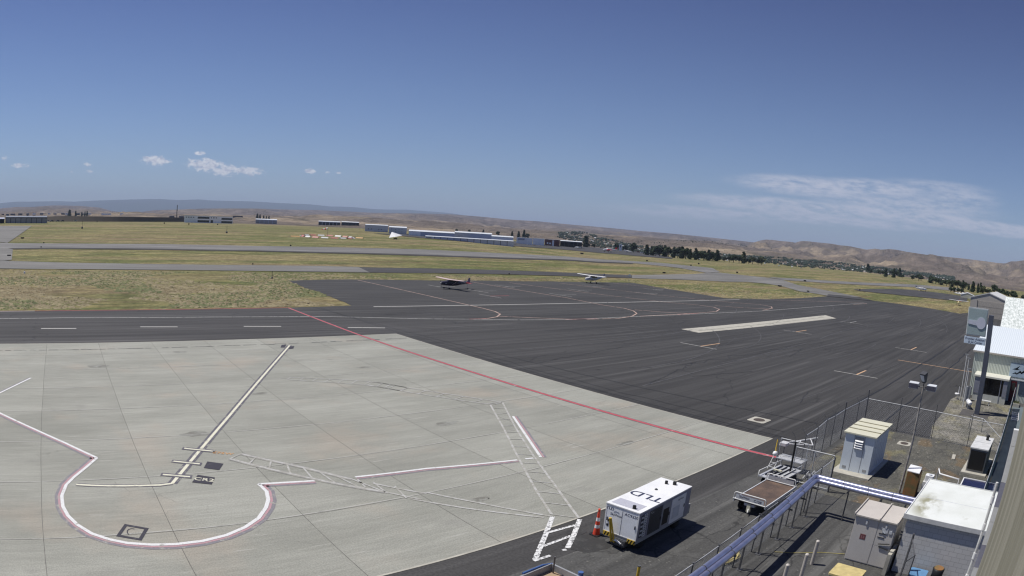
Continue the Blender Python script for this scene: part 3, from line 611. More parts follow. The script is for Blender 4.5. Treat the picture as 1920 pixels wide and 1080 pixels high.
# lines on the tarmac
mark('white_lane_line', [[(49.5, 88.9), (100, 86.6), (152, 84.0)]], 0.42, 0.010, P_WAB, tarmac)
DL = [P2((77,616), (143,616)), P2((263,613), (333,613)), P2((457,612), (527,612)), P2((652,614), (722,615))]
mark('white_dash', DL, 0.34, 0.014, P_WAB, lane)
mark('thin_lane_line', [P2((-60,598), (0,597.5), (120,596), (400,594.5), (600,593.5), (700,595.5), (800,598), (880,598.5)), P2((880,598.5), (960,600), (1060,599.5), (1180,594), (1280,590), (1430,583), (1620,568))], 0.26, 0.014, P_WA, tarmac)
for q in [((670,525),(720,536),(800,554),(870,570),(905,578),(928,584),(938,589),(932,594),(915,597),(885,598.5)), ((875,527),(980,545),(1060,558),(1130,572),(1170,578),(1188,583),(1194,588),(1185,593),(1160,597),(1100,599)),
          ((955,530),(1100,549),(1250,567),(1310,572),(1338,576),(1349,580),(1343,584),(1310,587),(1200,593)), ((1050,531),(1230,553),(1370,567),(1425,571),(1446,575),(1448,578),(1430,582)), ((1150,531),(1290,546),(1380,557),(1440,562),(1540,565),(1610,567),(1625,569),(1600,571)),
          ((935,593),(1000,596),(1080,599)), ((1190,581),(1240,585),(1290,588)), ((1340,573),(1390,577),(1440,579))]:
    mark('orange_lane_line', [P2(*q)], 0.26, 0.016, P_PARK, tarmac)
mb = MB(); s = [(-130, 0), (130, 0)]
mark('orange_accent', [P2((880,598.5), (915,597.5)), P2((1060,599), (1120,597.5)), P2((1270,590), (1310,587.5))], 0.22, 0.022, mk_worn('faded_apron_red', (0.36, 0.13, 0.12), UA, 0.3), tarmac)
def tmark(x, y0, y1, yl, xl, mm=P_OA):
    mark('tie_down_mark', [[(x, y0), (x, y1)]], 0.16, 0.012, P_WAB, tarmac); mark('tie_down_mark', [[(x, yl), (xl, yl)]], 0.22, 0.014, mm, tarmac)
for x, rows in ((70.7, ((47.4, 41.7, 44.2, 75.6), (24.9, 19.1, 21.9, 74.6))), (101.3, ((46.4, 40.9, 44.0, 106.2), (24.9, 19.0, 22.0, 106.1)))):
    for a, b, c, d in rows: tmark(x, a, b, c, d)
tmark(131.8, 46.4, 41, 44, 136.5, P_WA)
mark('tie_down_mark', [[(87.9, 20.9), (87.8, 8.6)]], 0.22, 0.012, P_OA, tarmac)
for x in (71, 101.5, 132):
    for y in (100.5, 119.0):
        tmark(x+(0 if x > 80 else 11), y+3.5, y-3.5, y, x+5+(0 if x > 80 else 11), P_RED if (x < 80 and y < 110) else P_WA)
    tmark(x+15, 113, 106, 109.5, x+20, P_WA)
STRIP = P2((1277,617), (1310,624), (1568,597), (1548,591)); mb = MB(); mb.quad(*[(p[0], p[1], 0.010) for p in STRIP]); mb.build('pale_drain_strip', CURB, tarmac)
mark('drain_strip_groove', [P2((1310,620), (1545,595))], 0.5, 0.014, mat('strip_dust', (0.30, 0.29, 0.24), 0.9, var=0.2, coords='World'), tarmac)
mb = MB()
for a, b, s_ in [((40.2, 88), (40.7, 17.2), 0.12), ((41.2, 64), (42.0, 18), 0.5), ((39.5, 90), (46.3, 16.6), 0.2), ((47.3, 16.9), (140, 16.9), 0.25), ((50.3, 12.5), (118, 12.5), 0.3), ((60, 62), (140, 58), 1.0), ((57, 38), (95, 36), 1.5), ((75, 33), (84, 35), 0.6), ((110, 40), (180, 30), 1.5), ((95, 32), (150, 27), 0.9), ((52, 75), (120, 72), 0.8), ((46, 34), (60, 38), 0.6), ((-60, 70.5), (38, 69.3), 0.05), ((-60, 79.3), (36, 78.9), 0.1), ((44, 46), (62, 49), 0.8)]:
    stripe(mb, wob(a, b, 50, s_, a[0]), (0.17 if a[1] in (16.9, 12.5) else 0.09) if s_ < 0.4 else 0.06, 0.0125)
mb.build('sealed_crack', SEAL, tarmac)
PALE = mk_worn('pale_drag_mark', (0.085, 0.083, 0.083), UA, 0.45, 0.9); mb = MB(); random.seed(17)
for k in range(46):
    x0, y0 = random.uniform(44, 150), random.uniform(16, 84); L_ = random.uniform(12, 45); a = radians(random.uniform(-9, 9)); cv = random.uniform(-.012, .012); pts = []
    for i in range(25):
        s_ = L_*i/24; an = a+cv*s_; pts.append((x0+s_*cos(an), min(87, y0+s_*sin(an))))
    stripe(mb, pts, random.uniform(.06, .22), 0.0112+.00002*k)
mb.build('drag_mark', PALE, tarmac)
def blot(cx, cy, rx, ry, z, m, name, seed, parent=tarmac):
    pts = []
    for i in range(40):
        a = 2*pi*i/40; r = 1+.45*noise.noise(Vector((cos(a)*1.6, sin(a)*1.6, seed)))+.18*noise.noise(Vector((cos(a)*5, sin(a)*5, seed))); pts.append((cx+rx*r*cos(a), cy+ry*r*sin(a)))
    sheet(name, pts, z, m, parent=parent)
WET = mk_worn('damp_patch', (0.036, 0.035, 0.033), (0.058, 0.057, 0.054), 0.35, 2.0); OILC = mk_worn('oil_stain', (0.17, 0.165, 0.14), (0.25, 0.25, 0.22), 0.5, 1.5)
p_ = gp(1100, 1018); blot(p_.x, p_.y, 1.0, .75, 0.0125, WET, 'damp_patch', 3); p_ = gp(1062, 1000); blot(p_.x+.4, p_.y-.2, .5, .3, 0.0128, WET, 'damp_patch', 8)
for i, (x, y, r) in enumerate([(8, 36, .7), (15, 44, .5), (24, 33, .6), (3, 55, .8), (27, 50, .5), (18, 22, .4), (-8, 38, .9), (31, 24, .5), (12, 60, .6)]): blot(x, y, r*1.4, r*.6, Z1-0.0018, OILC, 'oil_stain', i, apron)
mb = MB(); random.seed(23)
for k in range(20):
    x0, y0 = random.uniform(49, 160), random.uniform(15, 86); a = random.choice([0, 0, 1.57, .3, -.2])+random.uniform(-.15, .15); L_ = random.uniform(2, 9)
    stripe(mb, wob((x0, y0), (x0+L_*cos(a), min(87.5, y0+L_*sin(a))), 10, .2, k), random.uniform(.03, .06), 0.0131+.00001*k)
mb.build('hairline_crack', SEAL, tarmac)
mark('crack_sealed_edge', [wob((40.1, 50), (40.3, 17.5), 30, 0.3, 5)], 0.06, 0.0135, SEAL, tarmac)

# manholes
def manhole(x, y, z, sq, label, rz=0):
    t = thing('manhole_cover', label, 'manhole cover', (x, y, z), rz)
    mb = MB(); mb.box(-sq, sq, -sq, sq, 0, 0.02, 0.12); mb.build('collar', CURB, t)
    mb = MB(); mb.cyl((0, 0, 0), sq*0.62, 0.0, 0.032, 24); mb.build('lid', mat('iron_lid', (0.07, 0.055, 0.045), 0.8, var=0.3, scale=20), t)
manhole(43.5, 21.0, 0.002, 0.75, 'round iron lid in a pale concrete square on the open dark tarmac', 0)
manhole(45.7, 9.1, 0.014, 0.55, 'round iron lid in a pale ring inside the fenced yard behind the grey shed')

# ================================================================ near objects
def frame_of(pts, z0, t): return None
def link_mesh(mb, a, b, z0, z1, pitch=0.075, r=0.0022):
    """woven diagonal wires between two points on the ground"""
    a = Vector((a[0], a[1], 0)); b = Vector((b[0], b[1], 0)); L = (b-a).length; d = (b-a)/L; hh = z1-z0
    nrm = Vector((-d.y, d.x, 0))
    def wire(s0, zz0, s1, zz1):
        p, q = a+d*s0, a+d*s1; p.z, q.z = zz0, zz1; w = (q-p).normalized().cross(nrm)*r
        o = nrm*r
        mb.add([p+w, p-w*.5+o, p-w*.5-o, q+w, q-w*.5+o, q-w*.5-o], [(0, 1, 4, 3), (1, 2, 5, 4), (2, 0, 3, 5)])
    k = -hh
    while k < L:
        for sgn in (1, -1):
            if sgn == 1: s0, s1, za, zb = k, k+hh, z0, z1
            else: s0, s1, za, zb = k, k+hh, z1, z0
            if s0 < 0: za += (zb-za)*(-s0)/hh; s0 = 0
            if s1 > L: zb = za+(zb-za)*(L-s0)/(s1-s0) if s1 > s0 else zb; s1 = L
            if s1-s0 > 0.01: wire(s0, za, s1, zb)
        k += pitch*1.41
def fence(pts, h, label, group=None, posts=True, arms=True, top=True, pitch=0.075, z=0.0, skip_mesh=(), post_m=None, dark_posts=(), mesh_m=None, hs=None):
    t = thing('chain_link_fence', label, 'fence', (pts[0][0], pts[0][1], z), 0, group); o = Vector((pts[0][0], pts[0][1], 0))
    P = [Vector((p[0], p[1], 0))-o for p in pts]
    mb = MB()
    for i in range(len(P)-1):
        if i not in skip_mesh: link_mesh(mb, P[i], P[i+1], 0.04, h, pitch)
    mb.build('wire_mesh', mesh_m or GALV, t)
    for i, p in enumerate(P):
        hh = (hs or {}).get(i, h+0.05); rr = 0.055 if i in dark_posts else 0.033
        mb = MB(); mb.cyl(p, rr, 0, hh, 10); mb.cyl(p, rr*1.15, hh, hh+0.04, 10); mb.build('post', (post_m or GALV_D) if i not in dark_posts else BLACK if False else GALV_D, t)
        if arms and i not in dark_posts:
            a = MB(); q = (P[min(i+1, len(P)-1)]-P[max(i-1, 0)]).normalized(); nn = Vector((-q.y, q.x, 0))
            a.tube([p+Vector((0, 0, hh-0.03)), p+nn*0.30+Vector((0, 0, hh+0.30))], 0.016, 6); a.build('barbed_wire_arm', GALV_D, t)
    if top:
        mb = MB()
        for i in range(len(P)-1): mb.tube([P[i]+Vector((0, 0, h)), P[i+1]+Vector((0, 0, h))], 0.024, 8)
        mb.build('top_rail', GALV, t)
    if arms:
        mb = MB()
        for k in (0.1, 0.2, 0.3):
            L = []
            for i, p in enumerate(P):
                q = (P[min(i+1, len(P)-1)]-P[max(i-1, 0)]).normalized(); nn = Vector((-q.y, q.x, 0)); L.append(p+nn*k+Vector((0, 0, h+0.02+k)))
            mb.tube(L, 0.0035, 4)
        mb.build('barbed_wire', GALV_D, t)
    return t
xs = [28.35, 26.66, 25.02, 23.1, 21.3, 19.4, 17.5, 15.6, 13.7]
near_y = lambda x: 10.35 if x > 24 else 10.35-(24-x)*0.07
fence([(x, near_y(x)) for x in xs], 1.75, 'chain-link fence running under the two silver pipes along the service road', pitch=0.07, dark_posts=())
fence([(32.45, 10.45), (30.4, 10.42), (28.85, 10.38)], 1.95, 'short chain-link fence length between the gate and the pipe corner', arms=False, dark_posts=(0,), hs={0: 2.0})
fence([(34.9, 13.45), (37.1, 13.55), (39.5, 13.85), (41.0, 13.8), (43.45, 13.9), (46.6, 13.8), (48.85, 13.75)], 2.15, 'long chain-link fence with barbed-wire arms bordering the tarmac beyond the gate', pitch=0.10, dark_posts=(4, 6), hs={4: 2.65, 6: 2.75})
fence([(48.85, 13.75), (48.79, 10.69), (48.7, 7.42), (48.3, 4.05), (48.2, 1.1)], 2.1, 'bare chain-link fence crossing behind the grey shed towards the slatted fence', arms=False, pitch=0.13, hs={1: 2.6, 2: 2.6, 3: 2.5})
# gate leaf
t = thing('chain_link_gate', 'chain-link gate leaf hung from a tall black post beside the equipment carts', 'gate', (32.5, 10.5, 0))
mb = MB()
for z in (0.15, 2.1): mb.tube([(0, 0, z), (0, 2.5, z)], 0.024, 8)
for y in (0.02, 1.25, 2.48): mb.tube([(0, y, .15), (0, y, 2.1)], 0.024, 8)
mb.build('gate_frame', GALV, t); mb = MB(); link_mesh(mb, (0, 0), (0, 2.5), 0.15, 2.1, 0.07); mb.build('wire_mesh', GALV, t)
t = thing('gate_post', 'tall black gate post with a curled barbed-wire arm on top', 'post', (32.5, 13.1, 0))
MB().cyl((0, 0, 0), 0.06, 0, 2.35, 12).build('pole', BLACK, t)
MB().tube([(0, 0, 2.3), (0.12, 0.1, 2.5), (0.35, 0.3, 2.6), (0.8, 0.65, 2.62)], 0.02, 6).build('curled_arm', BLACK, t)
# slatted privacy fence running back beside the building wall
t = thing('slatted_fence', 'blue-green slatted fence running along the building side towards the sage building', 'fence', (30.5, 1.0, 0))
mb = MB(); x = 0
while x < 36:
    mb.box(x, x+0.075, -0.006, 0.006, 0.05, 2.05, 0); x += 0.10
mb.build('slats', BLUEG, t); mb = MB(); link_mesh(mb, (0, .02), (36, .02), 0.04, 2.1, 0.12, 0.003); mb.build('wire_mesh', GALV_D, t)
mb = MB(); mb.tube([(0, 0, 2.12), (36, 0, 2.12)], 0.024, 8); mb.build('top_rail', GALV, t)
for k in range(13): MB().cyl((k*3, 0.03, 0), 0.035, 0, 2.2, 8).build('post', GALV_D, t)
fence([(48.2, 1.1), (54.0, 3.4), (54.4, 4.75)], 1.1, 'low fence rail crossing the gravel in front of the sign post', arms=False, pitch=0.12)

# ---- pipes
def elbow(pts, r, n=10):
    """round the corner of a 3-point path"""
    a, b, c = [Vector(p) for p in pts]; u = (a-b).normalized(); v = (c-b).normalized(); out = [a]
    p0, p1 = b+u*r, b+v*r
    for i in range(n+1):
        s = i/n; out.append((p0*(1-s)+b*s)*(1-s)+(b*(1-s)+p1*s)*s)
    out.append(c); return out
def pipe(label, y_off, x_corner, z, r, zf):
    t = thing('insulated_pipe', label, 'pipe', (29, 10.2, 0), 0, 'silver pipes on stands')
    o = Vector((29, 10.2, 0))
    path = elbow([Vector((13.4, 9.02+y_off, z))-o, Vector((x_corner, 10.28+y_off, z))-o, Vector((x_corner-0.02, 4.35, zf))-o], 0.28)
    MB().tube(path, r, 16).build('pipe_jacket', ALU, t)
    L = [Vector(p) for p in path]
    for a, b, n in ((L[0], L[1], 7), (L[-2], L[-1], 3)):
        for i in range(1, n+1):
            p = a.lerp(b, i/(n+1)); d = (b-a).normalized(); MB().tube([p-d*0.018, p+d*0.018], r*1.07, 16).build('jacket_band', GALV_D, t)
    return t
pipe('outer and upper of the two silver insulated pipes, bending at the fence corner', -0.0, 29.20, 1.88, 0.12, 1.88)
pipe('inner and lower of the two silver insulated pipes, bending at the fence corner', -0.235, 28.86, 1.81, 0.12, 1.81)
for i, (x, y) in enumerate([(28.35, 10.15), (26.66, 10.13), (25.02, 10.1), (23.1, 10.05), (21.3, 9.95), (19.4, 9.75)]):
    t = thing('pipe_stand', 'steel stand number %s from the pipe corner, holding up the silver pipes by the fence' % ['one', 'two', 'three', 'four', 'five', 'six'][i], 'pipe stand', (x, y-0.12, 0), 0, 'pipe stands along the fence')
    mb = MB(); mb.box(-.03, .03, -.03, .03, 0, 1.60); mb.box(-.03, .03, -.42, .12, 1.55, 1.61); mb.build('upright', GALV_D, t)
    MB().box(-.12, .12, -.12, .12, 0, .03).build('foot_plate', GALV_D, t); 0
for i, y in enumerate((8.2, 6.3, 4.9)):
    t = thing('pipe_hanger', 'thin trapeze stand under the silver pipes, %s from the corner' % ['first', 'second', 'third'][i], 'pipe stand', (29.08, y, 0), 0, 'pipe hangers on the cross run')
    MB().box(-.03, .03, -.03, .03, 0, 1.6).build('upright', GALV_D, t); MB().box(-.32, .32, -.03, .03, 1.55, 1.61).build('crossbar', GALV_D, t)

# ---- ground air-conditioning cart
t = thing('air_conditioning_cart', 'boxy white aircraft air-conditioning cart with TLD on its roof, parked at the apron edge', 'service cart', (21.48, 14.88, 0), radians(4.6))
L2, W2, Z0, ZT = 2.08, 0.82, 0.42, 1.86
mb = MB(); mb.box(-L2, L2, -W2+0.02, W2, Z0+.16, ZT-0.03); mb.build('body', [LGREY], t)
mb = MB(); mb.box(-L2-.03, L2+.03, -W2-.02, W2+.03, ZT-0.03, ZT+0.02, 0.02); roof = mb.build('roof', WHITE, t)
MB().box(-L2+.14, -L2+.78, -W2+.2, W2-.12, ZT+0.02, ZT+0.026).build('roof_grille', mat('pale_grille', (0.45, 0.45, 0.50), 0.5, var=0.25, scale=9, stretch=(20, 1, 1)), roof)
lettering(MB(), 'TLD', 0.74, (-0.35, 0.02, ZT+0.024), (0, 1, 0), (-1, 0, 0), 1.2).build('lettering', NAVY, roof)
for x, y, r in ((-1.86, -0.38, .075), (1.55, .22, .07), (1.72, -.12, .085)): MB().cyl((x, y, ZT+.02), r, 0, .14, 14).build('exhaust_stub', BLACK, roof)
MB().lathe([(.07, 0), (.07, .03), (.03, .06), (0.001, .06)], (0.6, 0.15, ZT+.02)).build('lifting_eye', DGREY, roof)
mb = MB(); mb.box(-L2, L2, -W2, W2, Z0, Z0+.16); chs = mb.build('chassis', GREY, t)
mb = MB()                                               # white edge frame of the end panel and sides
for y0, y1 in ((-W2-.01, -W2+.05), (W2-.05, W2+.01)): mb.box(-L2-.02, -L2, y0, y1, Z0+.16, ZT-.03)
mb.box(-L2-.02, -L2, -W2+.05, W2-.05, Z0+.16, Z0+.2)
mb.build('end_frame', WHITE, t)
mb = MB(); mb.box(-L2-.012, -L2, -W2+.05, W2-.05, Z0+.2, ZT-.06); end = mb.build('end_panel', mat('silver_panel', (0.86, 0.88, 0.90), 0.5, var=0.04), t)
tx = -L2-.016
lettering(MB(), 'TLD', 0.17, (tx, 0.62, ZT-.20), (0, -1, 0), (0, 0, 1), 1.3).build('lettering', NAVY, end)
lettering(MB(), 'SkyWest', 0.15, (tx, 0.28, ZT-.42), (0, -1, 0), (0, 0, 1), 1.1).build('lettering', NAVY, end)
MB().tube([(tx, 0.28+.14*cos(a/10), ZT-.33+.08*sin(a/10)) for a in range(2, 30, 3)], .008, 5).build('logo_arc', NAVY, end)
lettering(MB(), 'AC9220', 0.17, (tx, -0.45, ZT-.24), (0, -1, 0), (0, 0, 1), 1.15).build('lettering', NAVY, end)
for a, b, c, d in ((.58, .66, 1.05, 1.17), (.60, .68, .83, .95), (.70, .715, .84, .95)): MB().box(tx-.004, tx, a, b, c, d).build('warning_decal', BLACK, end)
MB().cyl((tx, .44, .92), .05, -.004, 0, 14, 'x').build('round_decal', GREY, end)
# side: grey panel with louvres, dark doors, control door, white panel
ys = -W2
MB().box(-L2, L2, ys-.012, ys+.02, Z0+.16, ZT-.03).build('side_frame', mat('side_frame_grey', (0.26, 0.26, 0.31), 0.5, var=0.08), t)
MB().box(-L2+.14, -L2+.62, ys-.022, ys-.012, Z0+.26, ZT-.16).build('hose_bay', DGREY, t)
mb = MB()
for k in range(9): mb.tube([(-L2+.42+.10*cos(a*2*pi/12), ys-.05, Z0+.34+k*.115+.05*sin(a*2*pi/12)) for a in range(12)], .022, 6, True)
mb.build('coiled_hose', WHITE_D, t)
for k in range(5): MB().box(-L2+.16, -L2+.32, ys-.035, ys-.022, Z0+.34+k*.2, Z0+.42+k*.2).build('rack_bar', LGREY, t)
mb = MB()
for k in range(12): mb.box(-L2+.86, -L2+1.64, ys-.036, ys-.030, Z0+.26+k*.085, Z0+.30+k*.085)
lvr = mb.build('door_louvres', mat('charcoal_louvre', (0.03, 0.032, 0.036), .6), t)
for x in (-L2+1.66, -L2+2.36, -L2+3.64): MB().box(x-.02, x+.02, ys-.05, ys-.03, 1.05, 1.2).build('latch', BLACK, t)
MB().box(-L2-.02, -L2-.012, -.012, .0, Z0+.2, ZT-.06).build('panel_seam', GREY, end)
for y in (-.70, .70): MB().box(-L2-.05, -L2-.012, y-.015, y+.015, 1.1, 1.25).build('latch', BLACK, end)
door = MB().box(-L2+.78, -L2+1.72, ys-.03, ys-.012, Z0+.18, ZT-.14).build('dark_door', mat('charcoal_door', (0.055, 0.06, 0.066), 0.5, var=0.06), t)
lettering(MB(), 'TLD', 0.12, (-L2+.95, ys-.034, ZT-.24), (1, 0, 0), (0, 0, 1), 1.2).build('lettering', WHITE_D, door)
MB().box(-L2+1.78, -L2+2.42, ys-.022, ys-.012, Z0+.2, ZT-.14).build('control_panel', GREY, t)
MB().box(-L2+1.86, -L2+2.32, ys-.03, ys-.022, Z0+.28, ZT-.40).build('control_window', BLACK, t)
d2 = MB().box(-L2+2.50, -L2+3.72, ys-.03, ys-.012, Z0+.12, ZT-.14).build('white_door', WHITE, t)
MB().box(-L2+2.66, -L2+3.24, ys-.036, ys-.03, Z0+.32, ZT-.58).build('vent', LGREY, d2)
lettering(MB(), 'SkyWest', 0.12, (-L2+3.25, ys-.034, ZT-.30), (1, 0, 0), (0, 0, 1), 1.1).build('lettering', NAVY, d2)
MB().box(L2+.0, L2+.30, -W2+.05, W2-.1, Z0+.02, Z0+.5).build('rear_box', GREY, t); MB().lathe([(.12, 0), (.14, .1), (.09, .2), (.001, .24)], (L2+.16, -W2+.3, Z0+.5)).build('rear_tank', DGREY, t)
for a, b, st_ in ((.38, .8, (.42, .56, .70)), (-.8, -.42, (-.76, -.62, -.48))):
  bp = MB().box(-L2-.04, -L2-.01, a, b, Z0-.02, Z0+.17).build('bumper', YELLOW, t); mb = MB()
  for a in st_: mb.add([(-L2-.044, a, Z0-.02), (-L2-.044, a+.06, Z0-.02), (-L2-.044, a-.02, Z0+.17), (-L2-.044, a-.08, Z0+.17)], [(0, 1, 2, 3), (3, 2, 1, 0)])
  mb.build('chevron_stripes', BLACK, bp)
for x in (-1.45, 1.35):
    for y in (-.62, .62):
        w = MB().lathe([(.16, -.10), (.26, -.10), (.28, -.06), (.28, .06), (.26, .10), (.16, .10)], n=20).build('wheel', RUBBER, t, (x, y, .28)); w.rotation_euler = (pi/2, 0, 0)
        MB().lathe([(.001, -.07), (.16, -.08), (.16, .08), (.001, .07)], n=16).build('rim', GREY, w)
    MB().tube([(x, -.6, .28), (x, .6, .28)], .035, 8).build('axle', DGREY, t)
tb = MB(); tb.tube([(-L2-.1, .30, .25), (-L2-.42, .30, 1.45)], .045, 8); tb.tube([(-L2-.1, .14, .25), (-L2-.40, .26, 1.45)], .035, 8); tb.tube([(-L2-.1, .14, .3), (-L2-.1, .30, .3)], .04, 8); tb.build('tow_bar', YELLOW, t)
mb = MB(); mb.box(-L2-.06, -L2+.3, -.35, .3, .12, .40); mb.tube([(-L2-.08, .05, .38), (-L2-.14, -.05, .30), (-L2-.08, -.2, .32), (-L2-.1, -.3, .22)], .035, 8); mb.build('hitch', DGREY, t)
MB().tube([(-L2-.1, .18, .35), (-L2-.16, .05, .40), (-L2-.12, -.08, .34), (-L2-.12, -.2, .28)], .04, 8).build('white_hose_end', WHITE, t)

# ---- traffic cones
def cone(x, y, h, label, base=True):
    t = thing('traffic_cone', label, 'traffic cone', (x, y, 0.004)); 
    if base: MB().box(-.24, .24, -.24, .24, 0, .04, .05).build('base', BLACK, t)
    seg = [(0.04, .16), (.30, .115), (.43, .10), (.58, .085), (.72, .07), (.85, .058), (.93, .05), (1.0, .042)]
    seg = [(z*h if i else .04, r) for i, (z, r) in enumerate(seg)]
    MB().lathe([(r, z) for z, r in seg]+[(.055, h), (.055, h+.05), (.03, h+.08), (.001, h+.08)]).build('orange_body', ORANGE, t)
    for i in (1, 3):
        (z0, r0), (z1, r1) = seg[i], seg[i+1]; MB().tube([(0, 0, z0), (0, 0, z1)], [r0+.004, r1+.004], 16, caps=False).build('reflective_band', WHITE, t)
cone(19.68, 16.16, 1.18, 'tall orange cone with two white bands on a black foot, at the cart corner')
cone(21.15, 16.35, 1.0, 'orange cone half hidden behind the white air-conditioning cart')

# ---- baggage carts
def rail_end(t, x, w, z, lab=None):
    mb = MB(); r = .03; p = [(x, -w, z-.05), (x, -w, z+.26)]+[(x, -w+.12-.12*cos(a*pi/12), z+.26+.12*sin(a*pi/12)) for a in range(1, 7)]+[(x, w-.12+.12*sin(a*pi/12), z+.26+.12*cos(a*pi/12)) for a in range(0, 7)]+[(x, w, z-.05)]
    mb.tube(p, r, 8); mb.tube([(x, -w-.05, z+.03), (x, w+.05, z+.03)], .035, 8); g = mb.build('end_rail', WHITE_D, t)
    q = MB().box(x-.012, x+.012, -w+.1, w-.1, z+.07, z+.30).build('end_panel', LGREY if lab else GALV, t)
    if lab:
        lettering(MB(), 'SkyWest', .15, (x-.016, .32, z+.20), (0, -1, 0), (0, 0, 1), 1.1).build('lettering', NAVY, q)
        lettering(MB(), 'C128', .17, (x-.016, -.45, z+.17), (0, -1, 0), (0, 0, 1), 1.2).build('lettering', NAVY, q)
    return g
t = thing('baggage_cart', 'flat baggage cart C128 with a rusty brown deck and white end rails beside the pipes', 'baggage cart', (28.6, 12.62, 0), radians(1.0))
MB().box(-1.9, 1.9, -.88, .88, .56, .60).build('deck', WOOD, t); mb = MB(); mb.box(-1.93, 1.93, -.93, -.88, .48, .63); mb.box(-1.93, 1.93, .88, .93, .48, .63); mb.box(-1.9, 1.9, -.3, .3, .42, .55); mb.build('frame', LGREY, t)
rail_end(t, -1.95, .9, .62, True); rail_end(t, 1.72, .9, .62)
for x in (-1.45, 1.35):
    for y in (-.66, .66):
        w = MB().lathe([(.12, -.09), (.22, -.09), (.24, -.05), (.24, .05), (.22, .09), (.12, .09)], n=18).build('wheel', RUBBER, t, (x, y, .24)); w.rotation_euler = (pi/2, 0, 0); MB().lathe([(.001, -.06), (.12, -.07), (.12, .07), (.001, .06)], n=14).build('rim', LGREY, w)
MB().box(-1.95, -1.8, -.10, .10, .14, .56).build('hitch', CREAM, t); MB().tube([(-1.9, 0, .3), (-2.15, -.1, .18)], .035, 8).build('drawbar', WHITE_D, t)
t = thing('baggage_cart', 'grey steel cart with black bars across its deck, between the rusty cart and the gate', 'baggage cart', (32.0, 13.5, 0), radians(-3))
MB().box(-1.3, 1.3, -.75, .75, .52, .57).build('deck', GALV, t); mb = MB()
for y in (-.72, .72): mb.tube([(-1.3, y, .5), (-1.3, y, .85), (1.3, y, .85), (1.3, y, .5)], .03, 8)
mb.build('side_rail', WHITE_D, t); mb = MB()
for y in (-.45, -.15, .15, .45): mb.tube([(-1.0, y, .62), (1.1, y, .62)], .035, 8)
for k in range(4): mb.tube([(-.9+k*.25, .1, .66), (-.75+k*.25, .45, .66)], .03, 6)
mb.build('roller_bars', BLACK, t)
for x in (-.9, .9):
    for y in (-.55, .55): w = MB().lathe([(.08, -.06), (.2, -.06), (.2, .06), (.08, .06)], n=16).build('wheel', RUBBER, t, (x, y, .2)); w.rotation_euler = (pi/2, 0, 0)
MB().box(-.1, .02, -.1, .45, .64, .72).build('yellow_chock', CREAM, t)
# maintenance stand with ladder
t = thing('maintenance_stand', 'wheeled access stand with mesh panel and yellow handrail standing behind the gate', 'access stand', (34.6, 14.0, 0))
mb = MB()
for y in (-.95, .95):
    mb.tube([(0, y, 0), (0, y, 1.75)], .026, 8)
mb.tube([(0, -.95, 1.75), (0, .95, 1.75)], .026, 8); mb.tube([(0, -.95, .7), (0, .95, .7)], .026, 8); mb.build('frame', GALV, t)
mb = MB(); link_mesh(mb, (0, -.95), (0, .95), .72, 1.72, 0.045, .004); mb.build('mesh_panel', GALV_D, t)
mb = MB(); mb.box(-.5, .5, -.9, .9, .62, .68); mb.build('platform', GALV, t)
mb = MB()
for y in (.75, 1.15): mb.tube([(-.9, y, 0), (-.2, y, .75)], .025, 6)
for k in range(3): mb.tube([(-.8+k*.22, .75, .12+k*.22), (-.8+k*.22, 1.15, .12+k*.22)], .022, 6)
mb.build('ladder', WHITE_D, t); MB().tube([(-.3, 1.0, .7), (-.15, 1.15, 1.1), (0, 1.2, 1.6)], .035, 8).build('handrail', YELLOW, t)
MB().lathe([(.001, 0), (.14, .02), (.17, .12), (.12, .24), (.001, .27)], (-.35, 1.05, .72)).build('white_bundle', WHITE, t)
for x, y in ((-.45, -.85), (.45, -.85), (-.45, .85), (.45, .85)):
    MB().tube([(x, y, .62), (x, y, .1)], .03, 6).build('leg', GALV_D, t)
# tow bar frame on the ground
t = thing('tow_bar', 'white triangular aircraft tow bar frame lying on trestles beyond the access stand', 'tow bar', (38.2, 14.9, 0), radians(2))
mb = MB(); mb.tube([(-1.3, .9, .75), (1.6, -.5, .75)], .045, 8); mb.tube([(-1.3, .75, .75), (-.3, -.9, .75)], .045, 8); mb.tube([(-.3, -.9, .75), (1.0, -.2, .75)], .035, 8); mb.tube([(-.7, .0, .75), (.2, .2, .75)], .035, 8); mb.build('bar', WHITE, t)
MB().box(-1.6, -1.0, .55, 1.05, .66, .84, .05).build('tow_head', WHITE, t)
for x, y in ((-1.2, .8), (1.3, -.35), (-.3, -.85)): MB().tube([(x, y, 0), (x, y, .72)], .035, 6).build('leg', GALV_D, t)
t = thing('gate_hardware', 'heap of galvanised gate rollers and brackets at the foot of the gate', 'hardware', (33.9, 12.2, 0))
mb = MB(); random.seed(3)
for k in range(9): mb.tube([(random.uniform(-.6, .6), random.uniform(-.5, .5), .05), (random.uniform(-.6, .6), random.uniform(-.5, .5), random.uniform(.1, .45))], .03, 6)
mb.build('bracket', GALV, t); MB().lathe([(.1, 0), (.12, .2), (.08, .32), (.001, .32)], (-.3, .2, 0)).build('roller', GALV_D, t)

